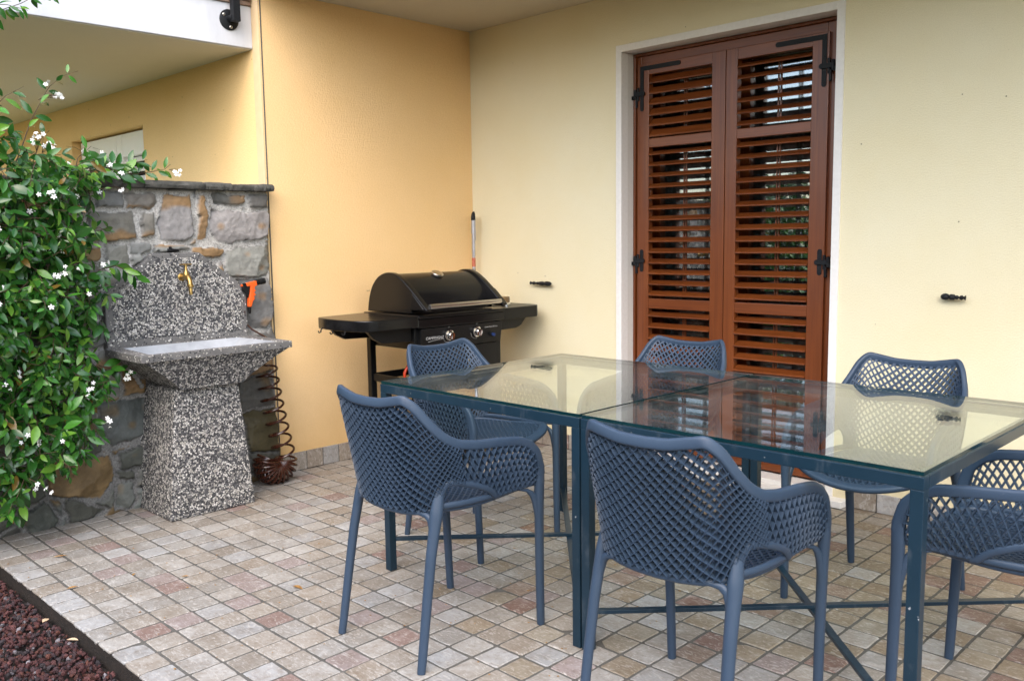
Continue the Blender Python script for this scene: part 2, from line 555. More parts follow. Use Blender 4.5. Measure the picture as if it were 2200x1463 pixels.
        if off:
            a = me.attributes.new('Off', 'FLOAT_VECTOR', 'POINT')
            a.data.foreach_set('vector', np.concatenate(s.o).astype(np.float32).ravel())
            a = me.attributes.new('Grain', 'FLOAT', 'POINT')
            a.data.foreach_set('value', np.concatenate(s.gr).astype(np.float32))
        bm = bmesh.new()
        bm.from_mesh(me)
        bmesh.ops.recalc_face_normals(bm, faces=bm.faces)
        bm.to_mesh(me)
        bm.free()
        if smooth:
            me.polygons.foreach_set('use_smooth', [True] * len(me.polygons))
            me.set_sharp_from_angle(angle=math.radians(sharp))
        ob = bpy.data.objects.new(name, me)
        COL.objects.link(ob)
        PIVOT[ob.name] = o0
        if parent is not None:
            ob.parent = parent
        if bevel:
            b = ob.modifiers.new('bevel', 'BEVEL')
            b.width = bevel
            b.segments = bseg
            b.limit_method = 'ANGLE'
            b.angle_limit = math.radians(35)
            b.harden_normals = False
        return ob


PIVOT = {}


def tag(o, label, cat, group=None, kind=None):
    if label:
        o['label'] = label
    if cat:
        o['category'] = cat
    if group:
        o['group'] = group
    if kind:
        o['kind'] = kind
    return o


def thing(name, label, cat, loc=(0, 0, 0), rotz=0.0, group=None):
    o = bpy.data.objects.new(name, None)
    o.empty_display_size = 0.1
    COL.objects.link(o)
    o.location = loc
    o.rotation_euler = (0, 0, rotz)
    PIVOT[o.name] = np.array(loc, float)       # parts are given in room coordinates and stored relative to the base
    return tag(o, label, cat, group)


def structure(o):
    o['kind'] = 'structure'
    return o


def copy_tree(o, parent=None):
    kids = list(o.children)
    c = o.copy()
    COL.objects.link(c)
    if parent is not None:
        c.parent = parent
    for k in kids:
        copy_tree(k, c)
    return c


# ------------------------------------------------------------------ the setting: ground, patio floor, gravel
PATIO_Y = P(0, 9.2, 0)[1]
WALL_X = P(-39.6, 0, 0)[0]

gb = MB()
gb.add([(-60, -60, -0.13), (60, -60, -0.13), (60, 60, -0.13), (-60, 60, -0.13)], [(0, 1, 2, 3)])
structure(gb.build('lawn', 'lawn'))
gb = MB()
gb.add([(-0.2, -5.2, -0.062), (6.5, -5.2, -0.062), (6.5, PATIO_Y - 0.0, -0.062), (-0.2, PATIO_Y - 0.0, -0.062)], [(0, 1, 2, 3)])
structure(gb.build('soil', 'soil'))


def tile_colour(x, y):
    r = RNG.random()
    yel = 1.0 / (1 + math.exp(-(x - 1.55) * 3.0)) * (1.0 / (1 + math.exp(-(y + 1.75) * 4.0)))
    base = np.array([0.385, 0.360, 0.325]) * RNG.uniform(0.86, 1.20)
    if r < 0.30:
        base = np.array([0.380, 0.330, 0.270]) * RNG.uniform(0.82, 1.12)
    elif r < 0.38:
        base = np.array([0.350, 0.285, 0.215]) * RNG.uniform(0.9, 1.1)
    elif r < 0.47:
        base = np.array([0.350, 0.268, 0.255]) * RNG.uniform(0.9, 1.12)
    elif r < 0.50:
        base = np.array([0.310, 0.190, 0.160]) * RNG.uniform(0.9, 1.1)
    elif r < 0.66:
        base = np.array([0.365, 0.363, 0.360]) * RNG.uniform(0.95, 1.30)
    if yel > 0.15 and RNG.random() < yel * 0.75:
        base = base * np.array([0.86, 0.74, 0.54]) if RNG.random() < 0.80 else np.array([0.26, 0.135, 0.10])
    lum = base.mean()
    base = (lum + (base - lum) * 0.72) * 0.86
    return base * 0.90 + np.array([0.275, 0.262, 0.240]) * 0.10


fl = MB()
grout = MB()
TX, TY = U, U * 1.012
x_ph = P(-29.943, 0, 0)[0] % TX
y_ph = P(0, 15.303, 0)[1] % TY
xs = [x_ph + k * TX for k in range(-3, 62)]
ys = [y_ph + k * TY for k in range(-40, 2)]
for xa in xs:
    for ya in ys:
        xb, yb = xa + TX, ya + TY
        if ya < PATIO_Y - 0.03 or xb < WALL_X - 0.0 or ya > -0.012:
            continue
        if xa > 6.3:
            continue
        gp = RNG.uniform(0.0026, 0.0042, 4)
        x0, x1, y0, y1 = max(xa + gp[0], 0.002), xb - gp[1], ya + gp[2], min(yb - gp[3], -0.001)
        if y1 - y0 < 0.012 or x1 - x0 < 0.012:
            continue
        zt = RNG.uniform(-0.0012, 0.0012)
        tl = RNG.uniform(-0.001, 0.001, 2)
        bv = 0.0028
        # outline with small irregularities and rounded corners
        out = []
        ch = RNG.uniform(0.0018, 0.0055, 4)
        m3 = 3
        cs = [(x0, y0), (x1, y0), (x1, y1), (x0, y1)]
        for q in range(4):
            a, b = np.array(cs[q]), np.array(cs[(q + 1) % 4])
            d = unit(b - a)
            nrm = np.array([d[1], -d[0]])
            L = np.linalg.norm(b - a)
            for t in np.linspace(ch[q] / L, 1 - ch[(q + 1) % 4] / L, 5):
                out.append(a + d * L * t + nrm * RNG.uniform(-0.0013, 0.0008))
        out = np.array(out)
        ctr = out.mean(0)
        inn = ctr + (out - ctr) * (1 - bv * 2 / np.array([x1 - x0, y1 - y0]))
        k = len(out)
        zf = lambda p, z: z + zt + tl[0] * (p[0] - ctr[0]) / 0.05 + tl[1] * (p[1] - ctr[1]) / 0.05
        V = [(p[0], p[1], -0.055 if False else zf(p, -0.0045) - 0.006) for p in out]
        V += [(p[0], p[1], zf(p, -0.0032)) for p in out]
        V += [(p[0], p[1], zf(p, 0.0)) for p in inn]
        F = []
        for q in range(k):
            r = (q + 1) % k
            F += [(q, r, k + r, k + q), (k + q, k + r, 2 * k + r, 2 * k + q)]
        F.append(tuple(2 * k + q for q in range(k)))
        fl.add(V, F, col=tile_colour(ctr[0], ctr[1]), off=RNG.uniform(-9, 9, 3))
fo = fl.build('patio_floor', 'tile', color=True, off=True, smooth=True, sharp=30)
structure(fo)
grout.box(-0.15, 6.3, PATIO_Y + 0.030, 0.06, -0.16, -0.0022)
structure(grout.build('patio_base', 'grout'))
grout = MB()
grout.box(-0.15, 6.3, PATIO_Y + 0.006, PATIO_Y + 0.0295, -0.16, -0.0075)
structure(grout.build('patio_edge', 'soil'))

# red lava gravel (nobody could count it)
ico = bmesh.new()
bmesh.ops.create_icosphere(ico, subdivisions=1, radius=1.0)
iv = np.array([v.co[:] for v in ico.verts])
ifc = [tuple(v.index for v in f.verts) for f in ico.faces]
ico.free()
temps = []
for k in range(10):
    t = iv * (1 + 0.28 * np.sin(iv @ RNG.normal(size=(3, 1)) * 3.1 + RNG.random() * 6)) * RNG.uniform(0.6, 1.2, 3)
    for _ in range(4):                          # chop flat facets so the pieces look broken
        d = unit(RNG.normal(size=3))
        h = t @ d
        t = t - np.outer(np.maximum(h - 0.55, 0), d)
    temps.append(t)
gv, gf, gc = [], [], []
nb = 0
cols = np.array([(0.115, 0.030, 0.026), (0.085, 0.022, 0.020), (0.15, 0.045, 0.038), (0.075, 0.030, 0.032), (0.055, 0.035, 0.036), (0.13, 0.035, 0.020)]) * np.array([0.62, 0.70, 0.74])
for i in range(7600):
    x = RNG.uniform(0.15, 2.3)
    y = PATIO_Y - 0.012 - RNG.random() ** 1.05 * 0.62
    if RNG.random() < max(0, 1 - (PATIO_Y - y) / 0.035) * 0.75:
        continue
    sz = RNG.uniform(0.006, 0.0125)
    z = -0.058 + RNG.random() * 0.018 + min(0.012, (PATIO_Y - y) * 0.12)
    R = np.array(Matrix.Rotation(RNG.random() * 6.28, 3, Vector(RNG.normal(size=3)).normalized()))
    gv.append(temps[i % 10] @ R.T * sz + (x, y, z))
    gf += [tuple(a + nb for a in f) for f in ifc]
    c = cols[RNG.integers(0, 6)] * RNG.uniform(0.7, 1.35)
    if RNG.random() < 0.05:
        c = np.array([0.20, 0.18, 0.19]) * RNG.uniform(0.6, 1.3)
    gc.append(np.tile(c, (len(iv), 1)))
    nb += len(iv)
gm = MB()
gm.v, gm.f, gm.mi, gm.c, gm.o, gm.gr, gm.n = gv, gf, [0] * len(gf), gc, [np.zeros((len(v), 3)) for v in gv], [np.zeros(len(v)) for v in gv], nb
go = gm.build('gravel', 'gravel', color=True)
tag(go, 'dark red lava gravel bed below the patio edge', 'gravel', kind='stuff')

# ------------------------------------------------------------------ the pale yellow house (door wall, ceiling, door)
CEIL = 24.1 * U
DX0, DX1, DTOP = P(-28.60, 0, 0)[0], P(-17.25, 0, 0)[0], 21.22 * U        # clear opening inside the white trim
TX0, TX1, TTOP = P(-28.95, 0, 0)[0], P(-16.90, 0, 0)[0], 21.57 * U
house = thing('house', 'pale yellow rendered house wall with a brown louvred double door in a white stone frame', 'house', (3.0, 0, 0))
w = MB()
WT = 0.30
w.box(0.0, TX0, 0, WT, 0, CEIL + 0.25)
w.box(TX1, 7.2, 0, WT, 0, CEIL + 0.25)
w.box(TX0, TX1, 0, WT, TTOP, CEIL + 0.25)
wo_ = w.build('wall', 'yellow', house)
c = MB()
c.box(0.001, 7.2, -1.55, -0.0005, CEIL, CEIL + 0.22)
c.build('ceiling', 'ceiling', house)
# white stone surround: face band 9 mm proud and the painted reveal behind it
REV = P(0, 38.12, 0)[1]
s_ = MB()
s_.box(TX0, DX0, -0.009, 0.05, 0.33 * U, TTOP)
s_.box(DX1, TX1, -0.009, 0.05, 0.33 * U, TTOP)
s_.box(DX0, DX1, -0.009, 0.05, DTOP, TTOP)
su = s_.build('door_surround', 'whitestone', house, bevel=0.0015)
r_ = MB()
r_.box(TX0 + 0.004, DX0 - 0.002, 0.0503, 0.16, 0.33 * U, TTOP)
r_.box(DX1 + 0.002, TX1 - 0.004, 0.0503, 0.16, 0.33 * U, TTOP)
r_.box(DX0 - 0.002, DX1 + 0.002, 0.0503, 0.16, DTOP + 0.002, TTOP)
r_.build('reveal', 'reveal', su)
sl = MB()
sl.box(P(-29.3, 0, 0)[0], P(-16.23, 0, 0)[0], P(0, 36.55, 0)[1], 0.02, 0.001, 0.31 * U)
sill = sl.build('door_sill', 'whitestone', house, bevel=0.003)
sl = MB()
sl.box(TX0 + 0.001, TX1 - 0.001, -0.006, 0.16, 0.313 * U, 0.55 * U)
sl.build('threshold', 'whitestone', sill, bevel=0.002)

# baseboards: a row of the same stone tiles standing against a wall


def baseboard(name, parent, a, b, n, h, first):
    mb = MB()
    a, b, n = np.array(a), np.array(b), np.array(n)
    L = np.linalg.norm(b - a)
    d = (b - a) / L
    t = 0.0
    nxt = first
    while t < L - 0.01:
        e = min(nxt, L)
        ctr = a + d * (t + e) / 2
        zt = h + RNG.uniform(-0.0012, 0.0012)
        cc = a + d * (t + e) / 2 + n * 0.006
        mb.obox((cc[0], cc[1], zt / 2 + 0.001), (*(d * ((e - t) / 2 - 0.0028)), 0), (*(n * (0.006 + RNG.uniform(-.0006, .0006))), 0), (0, 0, zt / 2 - 0.001),
                col=tile_colour(0.2, -3) * 1.04, off=RNG.uniform(-9, 9, 3))
        t, nxt = e, e + TX
    ob = mb.build(name, 'tile', parent, color=True, off=True, bevel=0.0022)
    gbk = MB()
    c2 = (a + b) / 2 + n * 0.004
    gbk.obox((c2[0], c2[1], h / 2 - 0.001), (*(d * L / 2), 0), (*(n * 0.0039), 0), (0, 0, h / 2 - 0.0022))
    gbk.build('joint', 'grout', ob)
    return ob


baseboard('baseboard', house, (0.012, 0.0), (P(-29.35, 0, 0)[0], 0.0), (0, -1), 0.088, 0.06)
baseboard('baseboard', house, (P(-16.15, 0, 0)[0], 0.0), (7.1, 0.0), (0, -1), 0.088, P(-14.92, 0, 0)[0] - P(-16.15, 0, 0)[0])

# fixed wooden frame behind the reveal, the two louvred leaves, the glazed door behind them
YF = REV + 0.012
fr = MB()
gk = dict(grain=1.0)
FZ0, FZ1 = 0.56 * U, DTOP
fx0, fx1 = DX0 + 0.0005, DX1 - 0.0005


def wbar(mb, x0, x1, y0, y1, z0, z1, up=True):
    mb.box(x0, x1, y0, y1, z0, z1, grain=1.0 if up else 0.0, off=RNG.uniform(-5, 5, 3))


for a, b in ((fx0, fx0 + 0.014), (fx1 - 0.014, fx1)):
    wbar(fr, a, b, YF - 0.012, YF + 0.05, FZ0, FZ1)
wbar(fr, fx0 + 0.014, fx1 - 0.014, YF - 0.012, YF + 0.05, FZ1 - 0.016, FZ1 - 0.0005, False)
for a, b in ((fx0 + 0.0142, fx0 + 0.046), (fx1 - 0.096, fx1 - 0.0142)):
    wbar(fr, a, b, YF + 0.004, YF + 0.05, FZ0, FZ1 - 0.0162)
wbar(fr, fx0 + 0.0462, fx1 - 0.0962, YF + 0.004, YF + 0.05, FZ1 - 0.062, FZ1 - 0.0164, False)
fr.build('door_frame', 'wood', house, bevel=0.003, off=True)

YL = YF - 0.016                                # outer face of the leaves
LX = [(P(-28.28, 0, 0)[0], P(-23.135, 0, 0)[0]), (P(-23.095, 0, 0)[0], P(-18.0, 0, 0)[0])]
LZ0, LZ1 = 0.66 * U, 20.62 * U
RAILS = [(LZ0, LZ0 + 0.095), (8.14 * U, 8.66 * U), (16.42 * U, 16.88 * U), (20.08 * U, LZ1)]
for li, (xa, xb) in enumerate(LX):
    lf = MB()
    st0, st1 = (0.074, 0.078) if li == 0 else (0.064, 0.082)
    T = 0.040
    wbar(lf, xa, xa + st0, YL, YL + T, LZ0, LZ1)
    wbar(lf, xb - st1, xb, YL, YL + T, LZ0, LZ1)
    for z0, z1 in RAILS:
        wbar(lf, xa + st0 + 0.0003, xb - st1 - 0.0003, YL + 0.0012, YL + T - 0.001, z0, z1, False)
    leaf = lf.build('shutter_leaf', 'wood', house, bevel=0.0025, off=True)
    sm = MB()
    for (a, b) in zip(RAILS[:-1], RAILS[1:]):
        z0, z1 = a[1], b[0]
        n = max(3, round((z1 - z0) / 0.0605))
        pitch = (z1 - z0) / n
        for k in range(n):
            zc = z0 + pitch * (k + 0.5)
            ang = math.radians(25)
            if li == 0 and z0 > 16 * U:
                ang = math.radians(44)
            elif li == 0:
                ang = math.radians(22)
            ang += RNG.uniform(-0.02, 0.02)
            dv = np.array([0, math.cos(ang), math.sin(ang)])       # from the low outer edge inwards and up
            nv = np.array([0, -math.sin(ang), math.cos(ang)])
            cx = (xa + st0 + xb - st1) / 2
            hw = (xb - st1 - xa - st0) / 2 - 0.001
            # slat with a slim rounded section
            prof = [(-0.029, -0.0028), (-0.029, 0.0028), (-0.02, 0.0048), (0.02, 0.0048), (0.029, 0.0028), (0.029, -0.0028), (0.02, -0.0048), (-0.02, -0.0048)]
            ctr = np.array([0, YL + 0.0195, zc])
            o_ = RNG.uniform(-5, 5, 3)
            sm.prism(prof, lambda p, q, d: (d, *(ctr + dv * p + nv * q)[1:]), cx - hw, cx + hw, grain=0.0, off=o_)
    sm.build('slats', 'wood', leaf, off=True, bevel=0.0008, bseg=1)
    rod = MB()
    for (a, b) in zip(RAILS[:-1], RAILS[1:]):
        xm = (xa + st0 + xb - st1) / 2 + 0.012
        for dx in (-0.007, 0.007):
            wbar(rod, xm + dx - 0.0035, xm + dx + 0.0035, YL + 0.041, YL + 0.050, a[1] + 0.02, b[0] - 0.02)
    rod.build('tilt_rod', 'wood', leaf, off=True)
    # black iron strap, hinges and pins
    xs_ = xa + 0.030 if li == 0 else xb - 0.022
    sg = 1 if li == 0 else -1
    yi = YL - 0.0035

    def strap(mb, x0, x1, z0, z1, rl=False, rr=False, rt=False, rb=False):
        pts = []
        r = min(abs(x1 - x0), abs(z1 - z0)) / 2

        def arc(cx, cz, a0, a1):
            return [(cx + r * math.cos(t), cz + r * math.sin(t)) for t in np.linspace(a0, a1, 9)]
        horizontal = (x1 - x0) > (z1 - z0)
        if horizontal:
            pts += arc(x0 + r, (z0 + z1) / 2, math.pi / 2, 3 * math.pi / 2) if rl else [(x0, z1), (x0, z0)]
            pts += arc(x1 - r, (z0 + z1) / 2, -math.pi / 2, math.pi / 2) if rr else [(x1, z0), (x1, z1)]
        else:
            pts += arc((x0 + x1) / 2, z0 + r, math.pi, 2 * math.pi) if rb else [(x0, z0), (x1, z0)]
            pts += arc((x0 + x1) / 2, z1 - r, 0, math.pi) if rt else [(x1, z1), (x0, z1)]
        mb.prism(pts, lambda a, b, d: (a, d, b), yi, YL - 0.0002)
        return mb
    stp = MB()
    hw = 0.0115
    zt = LZ1 - 0.010
    strap(stp, xs_ - hw, xs_ + hw, 18.28 * U, zt, rb=True)
    lenx = 0.235
    a, b = (xs_ + hw + 0.0002, xs_ + hw + lenx) if li == 0 else (xs_ - hw - lenx, xs_ - hw - 0.0002)
    strap(stp, a, b, zt - 2 * hw, zt, rl=(li == 1), rr=(li == 0))
    for zz in (zt - 0.05, 19.6 * U, 18.5 * U):
        stp.lathe([(0.004, 0), (0.003, 0.0015), (0.0, 0.002)], (xs_, yi, zz), (0, -1, 0), 8)
    stp.build('strap', 'iron', leaf, smooth=True, sharp=30)
    for hz in (19.16 * U, 10.63 * U, 1.25 * U):
        hg = MB()
        if hz < 15 * U:
            strap(hg, xs_ - hw, xs_ + hw, hz - 0.062, hz + 0.062, rb=True, rt=True)
        hy = yi - 0.0045
        x_out = xs_ - sg * 0.044
        hg.obox(((xs_ + 0.010 * sg + x_out) / 2, hy, hz), (abs(xs_ + 0.010 * sg - x_out) / 2, 0, 0), (0, 0.0042, 0), (0, 0, 0.011))
        hg.lathe([(0.0125, -0.0044), (0.0125, 0.0044)], (xs_ + 0.010 * sg, hy, hz), (0, -1, 0), 14)
        hg.lathe([(0.0095, -0.024), (0.0095, 0.024), (0.0, 0.028)], (x_out, hy + 0.004, hz), (0, 0, 1), 12)
        hg.lathe([(0.0075, -0.034), (0.0075, 0.034)], (x_out + sg * 0.020, hy + 0.004, hz), (0, 0, 1), 12)
        hg.bar((x_out, hy + 0.004, hz - 0.016), (x_out - sg * 0.030, hy + 0.008, hz - 0.016), 0.012, 0.020)
        hg.bar((x_out + sg * 0.012, YL - 0.003, hz - 0.070), (x_out + sg * 0.012, hy, hz - 0.02), 0.010, 0.012, up=(1, 0, 0))
        hg.build('hinge', 'iron', leaf, smooth=True, sharp=30, bevel=0.0008)

# glazed inner door, voile curtain, dark room
gd = MB()
YG = YF + 0.115
gx = [(DX0 + 0.03, P(-23.1, 0, 0)[0] - 0.002), (P(-23.1, 0, 0)[0] + 0.002, DX1 - 0.03)]
for a, b in gx:
    wbar(gd, a, a + 0.062, YG, YG + 0.05, 0.6 * U, 20.9 * U)
    wbar(gd, b - 0.062, b, YG, YG + 0.05, 0.6 * U, 20.9 * U)
    wbar(gd, a + 0.0622, b - 0.0622, YG, YG + 0.05, 0.6 * U, 0.6 * U + 0.10, False)
    wbar(gd, a + 0.0622, b - 0.0622, YG, YG + 0.05, 20.9 * U - 0.07, 20.9 * U, False)
glz = gd.build('glazed_door', 'wood', house, bevel=0.002, off=True)
gp_ = MB()
for a, b in gx:
    gp_.box(a + 0.06, b - 0.06, YG + 0.020, YG + 0.026, 0.6 * U + 0.09, 20.9 * U - 0.06)
gp_.build('pane', 'windowglass', glz)
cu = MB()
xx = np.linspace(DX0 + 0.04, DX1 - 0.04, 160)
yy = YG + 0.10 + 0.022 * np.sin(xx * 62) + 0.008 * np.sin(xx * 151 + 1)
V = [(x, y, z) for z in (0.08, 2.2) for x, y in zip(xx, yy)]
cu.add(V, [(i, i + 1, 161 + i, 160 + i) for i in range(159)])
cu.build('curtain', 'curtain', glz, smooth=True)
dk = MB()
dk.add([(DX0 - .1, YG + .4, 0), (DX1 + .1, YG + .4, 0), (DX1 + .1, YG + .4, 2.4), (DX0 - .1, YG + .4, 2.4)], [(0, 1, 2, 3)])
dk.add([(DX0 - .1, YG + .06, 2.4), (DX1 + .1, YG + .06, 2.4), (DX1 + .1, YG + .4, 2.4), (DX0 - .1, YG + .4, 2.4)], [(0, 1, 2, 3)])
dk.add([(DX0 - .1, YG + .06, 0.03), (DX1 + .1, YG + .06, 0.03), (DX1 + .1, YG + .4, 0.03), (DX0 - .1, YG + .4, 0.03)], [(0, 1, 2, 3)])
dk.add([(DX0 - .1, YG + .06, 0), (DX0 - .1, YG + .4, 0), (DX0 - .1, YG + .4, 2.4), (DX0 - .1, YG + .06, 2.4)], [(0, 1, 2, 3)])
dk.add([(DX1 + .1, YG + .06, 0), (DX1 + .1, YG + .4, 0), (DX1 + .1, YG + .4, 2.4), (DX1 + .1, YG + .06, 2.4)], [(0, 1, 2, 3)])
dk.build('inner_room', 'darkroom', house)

# the two black shutter holders on the wall (a forged drop handle standing off on a pin)


def holder(x0, x1, z, flip):
    mb = MB()
    y = -0.030
    L = x1 - x0
    prof = [(0.0, 0.0), (0.006, 0.01), (0.0125, 0.09), (0.0145, 0.20), (0.0115, 0.30), (0.0055, 0.335), (0.0105, 0.36), (0.0125, 0.40), (0.0115, 0.54),
            (0.0062, 0.58), (0.0088, 0.61), (0.0085, 0.68), (0.0028, 0.73), (0.0085, 0.77), (0.0105, 0.84), (0.0045, 0.91), (0.0105, 0.98), (0.0, 1.0)]
    org, ax = ((x0, y, z), (1, 0, -0.03)) if not flip else ((x1, y, z), (-1, 0, 0.01))
    mb.lathe([(r, h * L) for r, h in prof], org, ax, 14)
    xp = x0 + L * 0.22 if not flip else x1 - L * 0.22
    mb.lathe([(0.006, 0), (0.006, 0.03)], (xp, 0.0, z), (0, -1, 0), 10)
    xp = x0 + L * 0.5
    mb.lathe([(0.004, 0), (0.004, 0.03)], (xp, 0.0, z), (0, -1, 0), 10)
    return mb.build('shutter_holder', 'iron', house, smooth=True, sharp=50)


holder(P(-34.98, 0, 0)[0], P(-33.36, 0, 0)[0], 9.33 * U, True)
holder(P(-12.58, 0, 0)[0], P(-11.64, 0, 0)[0], 9.36 * U, False)

# ------------------------------------------------------------------ the ochre house block on the left, with balcony
Y1 = P(0, 23.33, 0)[1]
FZ = 5.4
house2 = thing('house', 'ochre rendered house block with a projecting balcony and white shutters behind the stone wall', 'house', (-1.5, Y1, 0))
w = MB()
w.box(-0.36, -0.0005, Y1, 0.32, 0, FZ)          # its side wall is the orange wall of the loggia
w.build('side_wall', 'orange', house2)
BXS = P(-40.74, 0, 0)[0]
NX0, NX1, NZ1 = P(-65.8, 0, 0)[0], P(-54.06, 0, 0)[0], 19.0 * U
f = MB()
yf = Y1 - 0.006
f.box(NX1, -0.006, yf, Y1 + 0.2, 0, FZ)
f.box(-6.5, NX0, yf, Y1 + 0.2, 0, FZ)
f.box(NX0, NX1, yf, Y1 + 0.2, NZ1, FZ)
f.box(NX0, NX1, yf, Y1 + 0.2, 0, 0.95)
f.build('facade', 'facade', house2)
st_ = MB()
st_.box(BXS + 0.002, -0.0062, yf - 0.004, yf - 0.0002, 0, FZ)
st_.build('corner_strip', 'strip', house2)
jt = MB()                                        # sealed movement joint where the two renders meet
jt.box(-0.0055, 0.0012, Y1 - 0.0012, Y1 + 0.003, 0.10, FZ)
jt.build('movement_joint', 'grout', house2)
baseboard('baseboard', house2, (0.0, Y1 + 0.01), (0.0, -0.001), (1, 0), 0.101, 0.045)
# balcony slab
BX = P(-40.74, 0, 0)[0]
BZ0, BZ1 = 21.32 * U, 23.36 * U
b = MB()
b.box(-6.5, BX, Y1 - 1.50, yf - 0.0005, BZ0 + 0.004, BZ1)
bal = b.build('balcony', 'fascia', house2, bevel=0.004)
b = MB()
b.box(-6.5, BX - 0.012, Y1 - 1.49, yf - 0.001, BZ0 + 0.0005, BZ0 + 0.0038)
b.build('soffit', 'soffit', bal)
b = MB()
t = yf - 0.002
while t > Y1 - 1.3:
    b.box(-6.5, BX + 0.012, t - 0.30, t - 0.006, BZ1 + 0.0005, BZ1 + 0.022)
    b.box(-6.5, BX + 0.022, t - 0.30, t - 0.006, BZ1 + 0.024, BZ1 + 0.05)
    t -= 0.306
b.build('edge_tile', 'roofwood', bal, bevel=0.003)
# railing post on a round flange
pc = P(-40.74, 22.05, 22.55)
rp = MB()
rp.lathe([(0.052, 0.0), (0.052, 0.006), (0.046, 0.009)], (BX, pc[1], pc[2]), (1, 0, 0), 28)
rp.lathe([(0.017, 0.009), (0.017, 0.05)], (BX, pc[1], pc[2] + 0.004), (1, 0, 0), 16)
rp.box(BX + 0.034, BX + 0.072, pc[1] - 0.010, pc[1] + 0.028, pc[2] - 0.016, pc[2] + 0.95)
post = rp.build('railing_post', 'iron', bal, smooth=True, sharp=30, bevel=0.0015)
for dy, dz in ((-0.030, 0.022), (0.006, -0.036)):
    q = MB()
    q.lathe([(0.0085, 0), (0.0085, 0.003), (0.006, 0.006), (0.0, 0.0065)], (BX + 0.008, pc[1] + dy, pc[2] + dz), (1, 0, 0), 12)
    q.build('bolt', 'steel', post, smooth=True)
# white shutters in the neighbour's window
xm = (NX0 + NX1) / 2 + 0.035
for xa, xb in ((NX0 + 0.01, xm - 0.002), (xm + 0.002, NX1 - 0.008)):
    q = MB()
    y0 = Y1 + 0.055
    q.box(xa, xa + 0.09, y0, y0 + 0.04, 0.95, NZ1 - 0.012)
    q.box(xb - 0.09, xb, y0, y0 + 0.04, 0.95, NZ1 - 0.012)
    q.box(xa + 0.0902, xb - 0.0902, y0 + 0.001, y0 + 0.039, NZ1 - 0.165, NZ1 - 0.012)
    lf = q.build('white_shutter', 'whitepaint', house2, bevel=0.003)
    q = MB()
    z = NZ1 - 0.19
    while z > 1.0:
        q.bar((xa + 0.092, y0 + 0.018, z), (xb - 0.092, y0 + 0.018, z), 0.062, 0.007, up=(0, -0.62, 0.78))
        z -= 0.064
    q.build('slats', 'whitepaint', lf)
q = MB()
q.box(NX0, NX1, Y1 + 0.19, Y1 + 0.199, 0.95, NZ1)
q.build('window_back', 'darkroom', house2)


